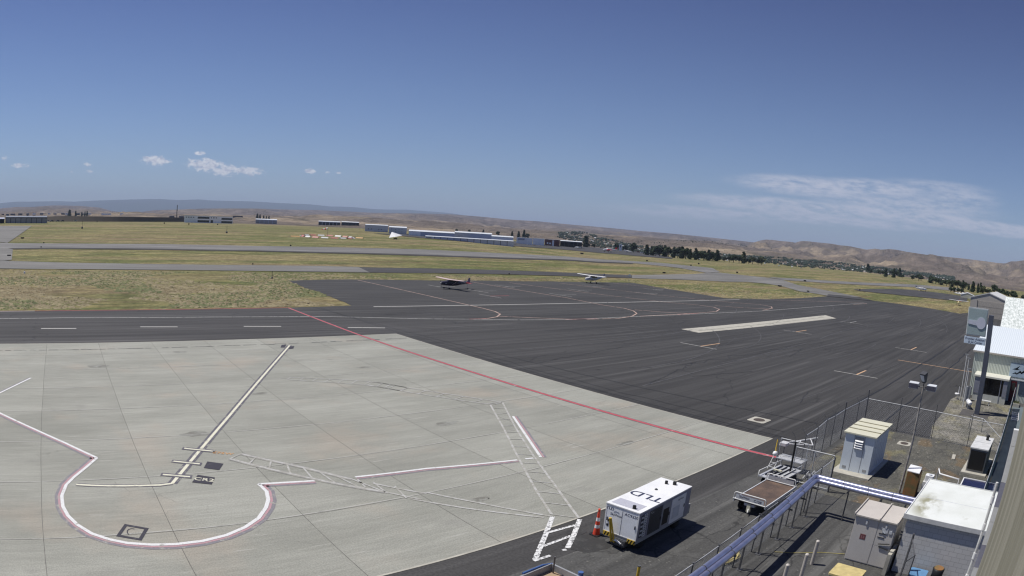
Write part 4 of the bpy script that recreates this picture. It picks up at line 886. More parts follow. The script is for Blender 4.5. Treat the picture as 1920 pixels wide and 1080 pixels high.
# near cart at the bottom of the picture
t = thing('baggage_cart', 'tan-floored cart with raised grey sides and a blue corner post, nearest the camera', 'baggage cart', (13.75, 13.25, 0), radians(3))
MB().box(-1.6, 1.55, -1.1, 1.05, .45, .5).build('deck', TANW, t); mb = MB(); mb.box(1.55, 1.62, -1.1, 1.05, .45, .78); mb.box(-1.6, 1.55, -1.16, -1.1, .45, .72); mb.box(-1.6, 1.55, 1.05, 1.11, .45, .78); mb.build('side_board', GREY, t)
MB().box(1.62, 1.68, -1.14, 1.12, .66, .74).build('white_lip', GALV, t); MB().tube([(1.66, 1.1, .72), (1.2, 1.15, .80), (.2, 1.15, .80)], .045, 8).build('blue_rail', BLUE, t)
MB().tube([(1.45, .85, .5), (1.40, .8, 1.25)], .03, 8).build('post', GALV_D, t); MB().cyl((1.70, -.2, .6), .1, 0, .3, 12).build('blue_cap', BLUE, t)
for x in (-1.1, 1.1):
    for y in (-.75, .75): w = MB().lathe([(.1, -.08), (.22, -.08), (.22, .08), (.1, .08)], n=16).build('wheel', RUBBER, t, (x, y, .22)); w.rotation_euler = (pi/2, 0, 0)
t = thing('yellow_bollard', 'weathered yellow and rust bollard at the near end of the pipe fence', 'bollard', (17.6, 12.2, 0)); MB().cyl((0, 0, 0), .06, 0, .75, 12).build('pole', YELLOW, t); MB().cyl((0, 0, .75), .065, 0, .04, 12).build('cap', GALV_D, t)

# ---- equipment shed
t = thing('equipment_shed', 'grey-blue metal equipment shed with a ribbed cream roof and louvred vent', 'shed', (36.6, 10.34, 0))
MB().box(-.75, 3.9, -1.35, 1.35, 0.012, .10).build('slab', CURB, t)
mb = MB(); mb.box(0, 3.5, -1.03, 1.03, .10, 2.40); wl_ = mb.build('wall', SHEDG, t)
mb = MB()
for y in (-.36, .36): mb.box(-.012, 0, y-.014, y+.014, .14, 2.38)
mb.build('panel_seam', GREY, wl_)
mb = MB()
for k in range(7): mb.box(.25+k*.48, .28+k*.48, -1.045, -1.03, .2, 2.3)
for k in range(6): mb.cyl((.5+k*.48, -1.05, 1.7-.12*(k % 3)), .035, -.0, .02, 8, 'y')
mb.build('rivet_strip', LGREY, wl_)
mb = MB(); mb.add([(-.11, -1.16, 2.40), (3.75, -1.16, 2.40), (3.75, 1.16, 2.40), (-.11, 1.16, 2.40), (-.11, -1.16, 2.48), (3.75, -1.16, 2.56), (3.75, 1.16, 2.56), (-.11, 1.16, 2.48)], [(0,3,2,1),(4,5,6,7),(0,1,5,4),(1,2,6,5),(2,3,7,6),(3,0,4,7)]); rf = mb.build('roof', CREAM, t)
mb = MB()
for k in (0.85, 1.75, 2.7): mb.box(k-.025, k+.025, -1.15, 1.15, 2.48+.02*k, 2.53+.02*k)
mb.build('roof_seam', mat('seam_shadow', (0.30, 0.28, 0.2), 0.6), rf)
mb = MB(); mb.box(-.05, 0, -.30, .30, 1.55, 2.28); v = mb.build('louvre_vent', GREY, t); mb = MB()
for k in range(4): mb.add([(-.11, -.28, 2.02-k*.14), (-.11, .28, 2.02-k*.14), (-.04, .28, 2.09-k*.14), (-.04, -.28, 2.09-k*.14), (-.11, -.28, 2.0-k*.14), (-.11, .28, 2.0-k*.14)], [(0, 1, 2, 3), (4, 5, 1, 0), (3, 2, 5, 4)])
mb.build('blade', WHITE, v)
mb = MB(); 
for y in (-.72, .72): MB().box(-.014, 0, y-.13, y+.13, .22, .38).build('small_vent', GREY, wl_)

# ---- light pole
t = thing('light_pole', 'tall weathered lamp pole with three floodlights behind the silver pipes', 'lamp pole', (35.0, 6.45, 0))
MB().tube([(-.1, 0.1, 0), (-.02, .03, 3.0), (0, 0, 6.15)], [.085, .07, .05], 12).build('pole', mat('pole_rust', (0.16, 0.14, 0.12), 0.7, scale=5, col2=(0.42, 0.40, 0.37)), t)
MB().tube([(0, -.5, 6.12), (0, .5, 6.12)], .03, 8).build('crossarm', GALV_D, t)
for y in (-.55, .60):
    f = MB().add([(-.20, y-.30, 6.00), (.16, y-.30, 6.16), (.16, y+.30, 6.16), (-.20, y+.30, 6.00), (-.17, y-.30, 6.28), (.10, y-.30, 6.34), (.10, y+.30, 6.34), (-.17, y+.30, 6.28)], [(0,3,2,1),(4,5,6,7),(0,1,5,4),(1,2,6,5),(2,3,7,6),(3,0,4,7)]).build('floodlight', LGREY, t)
    MB().add([(-.215, y-.30, 6.02), (-.215, y+.30, 6.02), (-.185, y+.30, 6.26), (-.185, y-.30, 6.26)], [(0, 1, 2, 3), (3, 2, 1, 0)]).build('lens', mat('floodlight_lens', (0.13, 0.13, 0.17), 0.3, var=0.1), f)
f = MB().add([(-.22, -.02, 6.82), (-.10, .34, 6.82), (.22, .22, 6.95), (.10, -.14, 6.95), (-.06, -.10, 6.35), (.0, .14, 6.35), (.16, .10, 6.42), (.10, -.14, 6.42)], [(0,1,2,3),(7,6,5,4),(4,5,1,0),(5,6,2,1),(6,7,3,2),(7,4,0,3)]).build('floodlight', DGREY, t)
MB().add([(-.20, .03, 6.76), (-.11, .30, 6.76), (-.03, .15, 6.42), (-.07, -.04, 6.42)], [(0, 1, 2, 3), (3, 2, 1, 0)]).build('lens', LGREY, f); MB().tube([(0, 0, 6.1), (.05, 0, 6.4)], .03, 8).build('bracket', BLACK, t)

# ---- electrical cabinet with small boxes
t = thing('electrical_cabinet', 'rust-streaked olive cabinet with a white lid beside the lamp pole', 'cabinet', (34.75, 5.9, 0))
MB().box(-.05, .75, -.42, .40, .012, 1.45).build('body', RUSTC, t); MB().add([(-.12, -.40, 1.50), (.75, -.34, 1.62), (.85, .46, 1.62), (-.02, .46, 1.50), (-.12, -.40, 1.46), (.75, -.34, 1.46), (.85, .46, 1.46), (-.02, .46, 1.46)], [(0,1,2,3),(7,6,5,4),(4,5,1,0),(5,6,2,1),(6,7,3,2),(7,4,0,3)]).build('lid', WHITE, t)
t = thing('utility_box', 'small white meter box stack between the rusty cabinet and the white-roofed blockhouse', 'meter box', (34.9, 4.85, 0))
MB().box(0, .8, -.35, .35, .012, 1.0).build('body', WHITE_D, t); MB().box(.1, .6, -.25, .3, 1.0, 1.35, .05).build('meter_housing', WHITE, t); MB().cyl((.3, 0, 1.35), .12, 0, .06, 14).build('cap', LGREY, t); MB().box(-.25, -.05, -.15, .1, .5, .75).build('side_box', WHITE, t)

# ---- tan electrical cabinet
t = thing('transformer_cabinet', 'tall tan two-door electrical cabinet with a red warning sign beside the blockhouse', 'cabinet', (25.05, 5.40, 0), radians(0.5))
MB().box(0, 1.65, -1.03, 1.03, .03, 2.14).build('body', TANP, t)
top = MB().add([(-.10, -1.10, 2.14), (1.75, -1.10, 2.14), (1.75, 1.10, 2.14), (-.10, 1.10, 2.14), (-.10, -1.10, 2.20), (1.75, -1.10, 2.27), (1.75, 1.10, 2.27), (-.10, 1.10, 2.20)], [(0,3,2,1),(4,5,6,7),(0,1,5,4),(1,2,6,5),(2,3,7,6),(3,0,4,7)]).build('top', TANT, t)
for y in (-1.09, -.2, 1.05): MB().add([(-.12, y, 2.20), (1.77, y, 2.27), (1.77, y+.05, 2.27), (-.12, y+.05, 2.20), (-.12, y, 2.27), (1.77, y, 2.34), (1.77, y+.05, 2.34), (-.12, y+.05, 2.27)], [(4,5,6,7),(0,1,5,4),(1,2,6,5),(2,3,7,6),(3,0,4,7)]).build('ridge', TANT, top)
d = MB().box(-.02, 0, -.14, 1.0, .08, 2.10).build('door', TANP, t); sgn = MB().box(-.028, -.02, .30, .58, 1.13, 1.37).build('warning_sign', mat('sign_maroon', (0.13, 0.03, 0.035), .6), d)
mb = MB(); mb.box(-.031, -.028, .31, .57, 1.15, 1.155); mb.box(-.031, -.028, .31, .57, 1.34, 1.345); mb.box(-.031, -.028, .31, .315, 1.155, 1.34); mb.box(-.031, -.028, .565, .57, 1.155, 1.34)
for z in (1.19, 1.235, 1.28): mb.box(-.031, -.028, .35, .43, z, z+.02); mb.box(-.031, -.028, .46, .53, z, z+.02)
mb.build('sign_marks', mat('faded_sign_ink', (0.42, 0.24, 0.25), 0.6), sgn)
MB().box(-.07, -.02, .38, .46, 1.85, 2.0).build('hinge', LGREY, d)
d = MB().box(-.02, 0, -1.0, -.18, 1.02, 2.10).build('door', TANP, t); mb = MB(); mb.box(-.04, -.02, -.62, -.28, 1.58, 1.605); mb.box(-.04, -.02, -.60, -.26, 1.40, 1.425); mb.build('slot', BLACK, d)
mb = MB(); mb.box(-.05, -.02, -.70, -.42, 1.66, 1.86, .01); mb.box(-.05, -.02, -.90, -.76, 1.66, 1.80); mb.box(-.07, -.02, -.60, -.52, 1.88, 2.02); mb.tube([(-.04, -.35, 1.9), (-.06, -.45, 1.7), (-.04, -.6, 1.62)], .02, 6); mb.build('latch', LGREY, d)
MB().tube([(-.06, -.95, 1.22), (-.06, -.4, 1.12)], .025, 6).build('handle', BLACK, d)
d = MB().box(-.02, 0, -1.0, -.18, .08, .99).build('door', TANP, t); MB().tube([(-.05, -.95, .95), (-.05, -.45, 1.0)], .025, 6).build('handle', BLACK, d)
t = thing('concrete_block_stack', 'line of pale stacked blocks in the slot between tan cabinet and blockhouse', 'block stack', (25.4, 4.22, 0))
mb = MB()
for k in range(9): mb.box(-.9+k*.27, -.9+k*.27+.22, -.10, .08, .0, 1.0+.04*(k % 2))
mb.build('blocks', CURB, t)

# ---- blockhouse
t = thing('blockhouse', 'low grey block building with a stained white flat roof beside the camera wall', 'building', (25.15, 2.05, 0))
wb = MB().box(0, 5.0, -2.05, 1.95, 0, 2.55)
GB = G_('painted_block', 0.85, 0.2); tb_ = GB.t.nodes.new('ShaderNodeTexBrick'); mp = GB.t.nodes.new('ShaderNodeMapping'); mp.inputs['Rotation'].default_value = (0, pi/2, pi/2); GB.t.links.new(GB.pos, mp.inputs[0])
sp_ = GB.t.nodes.new('ShaderNodeSeparateXYZ'); GB.t.links.new(GB.pos, sp_.inputs[0]); cb_ = GB.t.nodes.new('ShaderNodeCombineXYZ'); GB.t.links.new(M_(GB.t, 'ADD', sp_.outputs[0], sp_.outputs[1]), cb_.inputs[0]); GB.t.links.new(sp_.outputs[2], cb_.inputs[1])
GB.t.links.new(cb_.outputs[0], tb_.inputs['Vector']); tb_.inputs['Scale'].default_value = 1.0; tb_.inputs['Brick Width'].default_value = 0.42; tb_.inputs['Row Height'].default_value = 0.21; tb_.inputs['Mortar Size'].default_value = 0.008
tb_.inputs['Color1'].default_value = (0.58, 0.57, 0.55, 1); tb_.inputs['Color2'].default_value = (0.53, 0.52, 0.50, 1); tb_.inputs['Mortar'].default_value = (0.36, 0.35, 0.34, 1); BLOCKM = GB.done(tb_.outputs[0])
wb.build('wall', BLOCKM, t)
g = G_('roof_membrane', 0.6, 0.3); c = g.mix(g.noise(g.pos, 0.8, .3, .7, 4), (0.66, 0.68, 0.63), (0.74, 0.76, 0.72)); 
gr = g.t.nodes.new('ShaderNodeTexGradient'); gr.gradient_type = 'SPHERICAL'; mp = g.t.nodes.new('ShaderNodeMapping'); mp.vector_type = 'TEXTURE'; mp.inputs['Location'].default_value = (26.7, 3.45, 2.6); mp.inputs['Scale'].default_value = (1.9, 0.85, 2); g.t.links.new(g.pos, mp.inputs[0]); g.t.links.new(mp.outputs[0], gr.inputs[0])
st_ = g.fmul(g.noise(g.map((.8, 1.2, 1)), 1.0, .40, .62, 4), M_(g.t, 'MULTIPLY', gr.outputs[1], 1.7, clamp=True)); c = g.mix(st_, c, (0.30, 0.29, 0.19)); c = g.mix(g.fmul(g.noise(g.map((2, 2, 1), 0, (4, 4, 0)), 1.0, .64, .72, 5), 0.35), c, (0.45, 0.45, 0.38)); ROOFM = g.done(c)
rf = MB().box(-.10, 5.15, -2.05, 2.10, 2.58, 2.66).build('roof', ROOFM, t); MB().box(-.12, 5.17, 2.10, 2.14, 2.50, 2.70).build('parapet_edge', WHITE, rf); MB().box(-.14, -.10, -2.05, 2.14, 2.50, 2.70).build('gutter_edge', WHITE_D, rf); MB().box(2.5, 2.53, -2.0, 2.1, 2.66, 2.667).build('roof_seam', LGREY, rf)
MB().box(5.15, 5.19, -2.05, 2.14, 2.50, 2.70).build('back_edge', WHITE_D, rf)
mb = MB(); mb.tube([(-.6, .9, 0), (-.6, .9, 2.0)], .03, 8); mb.tube([(-.6, -.0, 0), (-.6, -.0, 1.5)], .03, 8)
t = thing('chain_link_gate', 'narrow black-framed gate standing open in front of the blockhouse wall', 'gate', (24.4, 3.35, 0), radians(200))
mb = MB()
for z in (.1, 1.9): mb.tube([(0, 0, z), (1.5, 0, z)], .025, 8)
for x in (0, 1.5): mb.tube([(x, 0, .1), (x, 0, 1.95)], .03, 8)
mb.tube([(0, 0, .9), (1.5, 0, 1.9)], .02, 8); mb.build('gate_frame', GALV_D, t); mb = MB(); link_mesh(mb, (0, 0), (1.5, 0), .1, 1.9, .09); mb.build('wire_mesh', GALV_D, t)
MB().cyl((-.08, 0, 0), .05, 0, 2.15, 10).build('post', GALV_D, t)
for i, (x, y, h) in enumerate(((23.7, 7.5, .95), (22.25, 7.35, .95), (21.2, 7.7, .8))):
    t = thing('pipe_bollard', 'tan pipe bollard in the yard, %s' % ['tallest, nearest the tan cabinet', 'middle one of three', 'shortest, at the frame bottom'][i], 'bollard', (x, y, .01), 0, 'tan pipe bollards in the yard')
    MB().cyl((0, 0, 0), .085, 0, h+.15, 16).build('pole', TANT, t); MB().lathe([(.085, h+.15), (.06, h+.19), (.001, h+.20)]).build('cap', TANT, t)
t = thing('yellow_crate', 'pale yellow box lid at the bottom edge before the tan cabinet', 'box', (22.6, 5.45, .01)); MB().box(-.5, .5, -.65, .65, 0, .62).build('body', CREAM, t); MB().box(-.54, .54, -.69, .69, .62, .70, .04).build('lid', mat('yellow_lid', (0.55, 0.45, 0.20), .6, var=.15, scale=4), t)
t = thing('blue_bin', 'blue plastic bin by the blockhouse wall at the bottom edge', 'bin', (24.6, 2.6, 0)); MB().box(-.35, .35, -.4, .4, 0, .45, .05).build('body', BLUE, t); MB().box(-.38, .38, -.43, .43, .45, .50, .05).build('lid', mat('bin_blue', (0.12, 0.26, 0.45), .5), t)
t = thing('waste_drum', 'black drum with a brown top beside the blue bin', 'drum', (25.0-.35, 1.7, 0)); MB().lathe([(.27, 0), (.29, .05), (.27, .3), (.29, .32), (.27, .6), (.29, .85), (.25, .87)], n=20).build('body', BLACK, t); MB().cyl((0, 0, .86), .24, 0, .03, 18).build('lid', RUSTC, t)
# hose coil and hose line
t = thing('hose_coil', 'tangled heap of straw-yellow rope on the ground behind the fence', 'rope', (21.9, 10.75, 0.015)); mb = MB(); random.seed(5); pts = []
for k in range(260):
    a = k*0.55; r = .35+.45*noise.noise(Vector((k*.11, 0, 0)))+.12*random.random(); pts.append((r*1.35*cos(a)+.2*noise.noise(Vector((k*.05, 9, 0))), r*.75*sin(a), .03+.10*random.random()))
mb.tube(pts, .016, 5); mb.build('rope', mat('straw_rope', (0.50, 0.42, 0.17), .8, var=.2), t)
t = thing('hose', 'thin yellow hose lying across the yard towards the tan cabinet', 'hose', (0, 0, 0.022)); pp = [gp(*q) for q in ((1452,1036), (1490,1038), (1540,1037), (1583,1040))]
MB().tube([(p.x, p.y, .014) for p in pp], .013, 6).build('hose', mat('yellow_hose', (0.45, 0.38, 0.12), .6), t)

# ---- generator unit, solar-topped box, rail
t = thing('generator', 'tall standby generator with a black louvred front and white two-panel top', 'generator', (41.75, 2.45, .014), radians(-1.5))
MB().box(-.45, 4.1, -1.0, 1.0, 0, .10).build('slab', CURB, t); MB().box(0, 3.4, -.70, .70, .10, 1.62).build('body', mat('generator_grey', (0.22, 0.22, 0.22), .6), t)
MB().box(-.03, 0, -.62, .62, .26, 1.50).build('radiator_grille', mat('black_louvre', (0.008, 0.008, 0.009), .7, stretch=(1, 1, 40)), t)
MB().box(-.05, 1.70, -.74, .74, 1.62, 1.70).build('roof_panel', WHITE_D, t); MB().box(1.76, 3.45, -.74, .74, 1.62, 1.70).build('roof_panel', WHITE_D, t)
MB().lathe([(.12, 0), (.12, .22), (.16, .24), (.14, .34), (.001, .36)], (2.6, -.25, 1.70)).build('exhaust_stack', BLACK, t)
t = thing('transformer_box', 'flat box with dark blue top and white rim behind the blockhouse roof', 'equipment box', (36.2, 1.65, .014))
MB().box(0, 1.7, -1.15, 1.15, 0, .72).build('body', DGREY, t); mb = MB(); mb.box(-.02, 1.72, -1.2, -1.12, .72, .80); mb.box(-.02, 1.72, 1.12, 1.2, .72, .80); mb.box(-.02, .06, -1.12, 1.12, .72, .80); mb.box(1.64, 1.72, -1.12, 1.12, .72, .80); mb.build('rim', WHITE, t); MB().box(.06, 1.64, -1.12, 1.12, .72, .75).build('top', mat('blue_black_panel', (0.012, 0.012, 0.05), .25, var=.4, scale=3), t)
t = thing('pipe_rail', 'white bent pipe guard rail behind the blockhouse', 'guard rail', (37.6, 4.5, .014)); MB().tube([(1.2, .35, .0), (1.2, .35, .75), (0.9, .3, .8), (0, .05, .8), (-.3, -1.4, .8), (-.3, -1.4, 0)], .05, 10).build('rail', WHITE, t)
t = thing('concrete_pad', 'small pale concrete block in the yard left of the generator', 'concrete block', (44.6, 4.6, .014), radians(5)); MB().box(-.6, .6, -.14, .14, 0, .08, .02).build('block', CURB, t)
t = thing('service_valve', 'small dark valve on the ground to the right of the generator', 'valve', (42.2, .95+.35, .014)); MB().cyl((0, 0, 0), .07, 0, .35, 10).build('riser', BLACK, t); MB().cyl((0, 0, .3), .12, 0, .05, 12).build('handwheel', BLACK, t)

# ---- business sign on its square post
t = thing('business_sign', 'tall pole sign with a grey-green panel and raised round emblem above a blue lettered strip', 'sign', (60.84, 4.75, 0), 0)
MB().box(-.28, .28, -.27, .27, 0, 9.05, .02).build('post', mat('post_steel_blue', (0.085, 0.095, 0.125), .6, var=.1, scale=1), t)
MB().box(-1.5, 1.4, -1.4, 1.8, .016, .03).build('concrete_footing', mat('footing', (0.085, 0.08, 0.075), .9, var=.2), t)
cb = MB().box(-.02, .30, .42, 2.62, 7.05, 9.55, .03).build('sign_cabinet', mat('cabinet_edge', (0.55, 0.58, 0.58), .5), t)
MB().box(-.035, -.02, .50, 2.54, 7.13, 9.45).build('sign_face', mat('sign_face_green', (0.34, 0.42, 0.42), .5, var=.05, scale=.6), cb)
mb = MB(); n = 28; cy, cz, R_ = 1.06, 8.22, .52
em = [(cy+R_*cos(a), cz+R_*sin(a)) for a in [radians(-150+i*(300/n)) for i in range(n+1)]]
em = [(y, z) for y, z in em if True]
poly = [(cy+R_*cos(radians(a)), cz+R_*sin(radians(a))) for a in range(-205, 156, 12)] if False else None
pts_ = [(cy+R_*cos(radians(a)), cz+R_*sin(radians(a))) for a in range(200-360+0, 161, 10)]
pts_ = pts_+[(2.50, cz+.20), (2.50, cz-.08)]
mb = MB(); mb.prism([(y, z) for y, z in [(cy+R_*cos(radians(a)), cz+R_*sin(radians(a))) for a in range(30, 360-19, 10)]] and [(cy+R_*cos(radians(a)), cz+R_*sin(radians(a))) for a in range(-338+0, 0-19, 10)] , -.14, -.035, 'x')
mb = MB(); mb.prism([(cy+R_*cos(radians(a)), cz+R_*sin(radians(a))) for a in range(22, 339, 10)]+[(2.50, cz-.16), (2.50, cz+.16)], -.085, -.035, 'x'); mb.build('emblem', mat('emblem_silver', (0.58, 0.60, 0.68), .4, var=.04), cb)
lo_ = MB().box(-.04, .26, .34, 2.72, 6.28, 6.90, .02).build('name_panel', mat('name_panel_blue', (0.60, 0.70, 0.80), .5, var=.05), t)
lettering(MB(), 'Frontier Aviation', 0.31, (-.045, 1.53, 6.72), (0, -1, 0), (0, 0, 1), 1.0).build('lettering', NAVY, lo_)
lettering(MB(), '& Jet Center', 0.31, (-.045, 1.45, 6.44), (0, -1, 0), (0, 0, 1), 1.0).build('lettering', NAVY, lo_)

# ---- sage building with white metal roof
t = thing('sage_building', 'sage metal office building with a white ribbed roof and mountain emblem panel', 'building', (70.5, 0, 0))
g = G_('ribbed_sage', .6, .3); wv = g.t.nodes.new('ShaderNodeTexWave'); wv.wave_type = 'BANDS'; wv.bands_direction = 'Y'; wv.inputs['Scale'].default_value = 1.6; g.t.links.new(g.pos, wv.inputs['Vector']); c = g.mix(wv.outputs[1], (0.42, 0.46, 0.40), (0.58, 0.62, 0.55)); RIBS = g.done(c, wv.outputs[1], .03, .8)
g = G_('ribbed_white_roof', .35, .45); wv = g.t.nodes.new('ShaderNodeTexWave'); wv.bands_direction = 'Y'; wv.inputs['Scale'].default_value = 1.1; g.t.links.new(g.pos, wv.inputs['Vector']); c = g.mix(wv.outputs[1], (0.66, 0.72, 0.74), (0.80, 0.84, 0.85)); RIBW = g.done(c, wv.outputs[1], .02, .5)
mb = MB(); mb.add([(0, -14, 0), (0, 7.1, 0), (0, 7.1, 4.75), (0, -14, 4.75), (28, -14, 0), (28, 7.1, 0), (28, 7.1, 4.75), (28, -14, 4.75), (14, 7.1, 6.5), (14, -14, 6.5)], [(0, 1, 2, 3), (5, 4, 7, 6), (1, 5, 6, 8, 2), (4, 0, 3, 9, 7)]); mb.build('wall', RIBS, t)
rf = MB().add([(-.12, -14.3, 4.76), (-.12, 7.3, 4.76), (14, 7.3, 6.62), (14, -14.3, 6.62), (28.4, 7.3, 4.72), (28.4, -14.3, 4.72), (-.12, -14.3, 4.64), (-.12, 7.3, 4.64), (14, 7.3, 6.5), (28.4, 7.3, 4.6)], [(0, 1, 2, 3), (3, 2, 4, 5), (6, 7, 1, 0), (7, 8, 2, 1), (8, 9, 4, 2)]).build('roof', RIBW, t)
MB().box(-.20, -.12, -14.3, 7.3, 4.60, 4.76).build('gutter', WALLT, rf)
pn = MB().box(-.06, 0, -.3, 2.2, 2.62, 4.0).build('emblem_panel', mat('emblem_panel_blue', (0.42, 0.52, 0.60), .5), t)
mb = MB(); X_ = -.066; D_ = -.3; mb.add([(X_, 2.2+D_, 2.86), (X_, 1.7+D_, 3.12), (X_, 1.5+D_, 3.02), (X_, 1.1+D_, 3.35), (X_, .9+D_, 3.2), (X_, .5+D_, 3.5), (X_, .1+D_, 3.15), (X_, .5+D_, 3.25), (X_, .9+D_, 3.02), (X_, 1.1+D_, 3.15), (X_, 1.5+D_, 2.9), (X_, 1.75+D_, 2.98)], [tuple(range(12)), tuple(range(11, -1, -1))])
mb.add([(X_, 2.2+D_, 3.38), (X_, 1.75+D_, 3.52), (X_, 1.2+D_, 3.85), (X_, 1.5+D_, 3.50), (X_, 1.15+D_, 3.42), (X_, 1.6+D_, 3.38)], [tuple(range(6)), tuple(range(5, -1, -1))]); mb.build('mountain_and_bird_marks', NAVY, pn)
MB().box(-.08, 0, -14, 2.2, 2.30, 2.42).build('trim_band', WHITE, t)
MB().box(-.06, 0, .95, 1.75, 0, 2.2).build('door', mat('maroon_door', (0.09, 0.012, 0.016), .5), t); MB().box(-.07, -.06, 1.15, 1.55, 1.2, 2.0).build('pane', GLASS, t)
MB().box(-.05, 0, -3.0, .60, .9, 2.2).build('window', mat('blue_dark_glass', (0.07, 0.09, 0.13), .2), t)
v = MB().box(-2.6, -.0, 2.1, 6.25, .75, 2.45).build('vestibule', mat('vestibule_glass', (0.006, 0.007, 0.01), .15), t)
MB().box(-2.75, 0.0, 1.95, 6.45, 2.45, 2.62).build('awning', mat('awning_cream', (0.66, 0.65, 0.55), .6, var=.04), t); MB().box(-2.62, 0, 2.08, 6.28, 0, .75).build('plinth', mat('plinth_white', (0.50, 0.51, 0.47), .7), t)
FSL = mat('frame_slate', (0.22, 0.23, 0.27), .6)
for y0, y1 in ((2.08, 2.62), (2.9, 3.0), (5.3, 6.28)): MB().box(-2.66, -2.60, y0, y1, .75 if y1-y0 > .2 else 0, 2.45).build('vestibule_frame', FSL, t)
# small things by the sage building
t = thing('gas_tank', 'small white tank on grey legs behind the base of the pole sign', 'tank', (63.0, 6.05, .016), radians(20)); MB().tube([(-.7, 0, .55), (-.6, 0, .55), (.6, 0, .55), (.7, 0, .55)], [.12, .24, .24, .12], 14).build('tank', WHITE, t)
for x in (-.4, .4): MB().box(x-.04, x+.04, -.2, .2, 0, .35).build('leg', GREY, t)
for i, (x, y, h) in enumerate(((66.3, 7.55, 4.6), (65.9, 7.2, 4.3), (63.0, 6.7, 3.7))):
    t = thing('flag_pole', 'bare pale mast left of the sage building, %s' % ['tallest, with a top bracket', 'middle one', 'shortest and nearest'][i], 'mast', (x, y, .016), 0, 'bare masts by the sage building'); MB().cyl((0, 0, 0), .05, 0, h, 10).build('pole', WHITE_D, t); MB().box(-.06, .06, -.22, .22, h, h+.06).build('crossarm', GREY, t)
t = thing('wind_instrument', 'black instrument head on a white mast with a small dish at its foot', 'instrument mast', (66.8, 7.9, .016)); MB().cyl((0, 0, 0), .04, 0, 1.3, 10).build('pole', WHITE, t); MB().lathe([(.001, 0), (.22, .05), (.30, .22), (.26, .24), (.001, .12)], (-.1, .15, .35)).build('dish', WHITE, t); MB().tube([(0, -.5, 1.3), (0, .5, 1.3)], .03, 6).build('crossarm', BLACK, t)
t = thing('air_conditioner', 'grey condenser box standing against the plinth by the masts', 'air conditioner', (67.0, 6.75, .016)); MB().box(-.35, .35, -.3, .3, 0, 1.4, .03).build('body', GREY, t); MB().cyl((0, 0, 1.4), .22, 0, .04, 16).build('fan', DGREY, t)
t = thing('parking_bumper_rack', 'white ladder-like rack lying on the path beside the slatted fence', 'rack', (62.6, .35, .02), radians(2)); mb = MB(); mb.box(-1.9, 1.9, -.42, -.36, 0, .12); mb.box(-1.9, 1.9, .36, .42, 0, .12)
for k in range(5): mb.box(-1.7+k*.85, -1.62+k*.85, -.36, .36, .02, .10)
mb.build('rack', WHITE, t)
sheet('path', [(31, -2.5), (31, .93), (68.4, .93), (68.4, -2.5)], 0.020, mat('path_concrete', (0.13, 0.16, 0.17), .9, var=.12, scale=.8, coords='World'))
t = thing('bench', 'pale bench on the gravel in front of the sage building window', 'bench', (66.0, 4.6, .016), radians(90)); MB().box(-.9, .9, -.25, .25, .40, .46).build('seat', WHITE_D, t)
for x in (-.7, .7): MB().box(x-.05, x+.05, -.2, .2, 0, .40).build('leg', WHITE_D, t)
t = thing('planter', 'low square planter of pale green scrub by the maroon door', 'planter', (68.3, .55, .02)); MB().box(-.7, .7, -.4, .4, 0, .35).build('box', CURB, t); mb = MB(); random.seed(8)
for k in range(90):
    x, y = random.uniform(-.6, .6), random.uniform(-.35, .35); a = random.uniform(0, 6.3); mb.add([(x, y, .33), (x+.1*cos(a), y+.1*sin(a), .34), (x+.06*cos(a+.5), y+.06*sin(a+.5), .52)], [(0, 1, 2)])
mb.build('shrub', LEAF3, t)

# ---- wall the camera hangs on
t = thing('hangar_wall', 'weathered tan ribbed metal wall close along the right edge of the view', 'wall', (0, 0, 0))
g = G_('ribbed_tan', .7, .25); u = g.t.nodes.new('ShaderNodeSeparateXYZ'); g.t.links.new(g.pos, u.inputs[0])
c = g.mix(g.noise(g.map((3.0, 3.0, .12)), 1.0, .35, .65, 5), (0.235, 0.225, 0.175), (0.33, 0.315, 0.255)); c = g.mix(g.fmul(g.noise(g.map((6, 6, .25), 0, (3, 1, 5)), 1.0, .58, .68, 5), .5), c, (0.15, 0.14, 0.11)); TANR = g.done(c)
mb = MB(); A_ = Vector((8.6, -0.07)); B_ = Vector((-6.0, -.80)); dd = (B_-A_); n_ = 74; nn = Vector((dd.y, -dd.x)).normalized()*-1; prof = []
for i in range(n_):
    p = A_+dd*(i/n_); q = A_+dd*((i+.55)/n_); q2 = A_+dd*((i+.65)/n_); q3 = A_+dd*((i+.9)/n_); nv = Vector((dd.y, -dd.x)).normalized(); off = nv*0.02
    prof += [p, q, q2+off, q3+off]
prof.append(B_)
vs = [(p.x, p.y, z) for z in (0, 13.5) for p in prof]; m_ = len(prof); mb.add(vs, [(i, i+1, m_+i+1, m_+i) for i in range(m_-1)]); mb.build('siding', TANR, t)
MB().add([(8.6, -.07, 0), (8.6, -9, 0), (8.6, -9, 13.5), (8.6, -.07, 13.5)], [(0, 1, 2, 3)]).build('end_siding', TANR, t)
MB().add([(8.6, -.07, 13.5), (8.6, -9, 13.5), (-6, -9, 13.5), (-6, -.80, 13.5)], [(0, 1, 2, 3)]).build('roof', WALLT, t)
t = thing('downspout', 'segmented white downspout strapped to the edge of the tan wall', 'downspout', (8.68, -.02, 0))
z = 0.0; k = 0; random.seed(2); LAV = mat('lavender_grey', (0.34, 0.34, 0.42), .5)
mb = MB(); mb2 = MB()
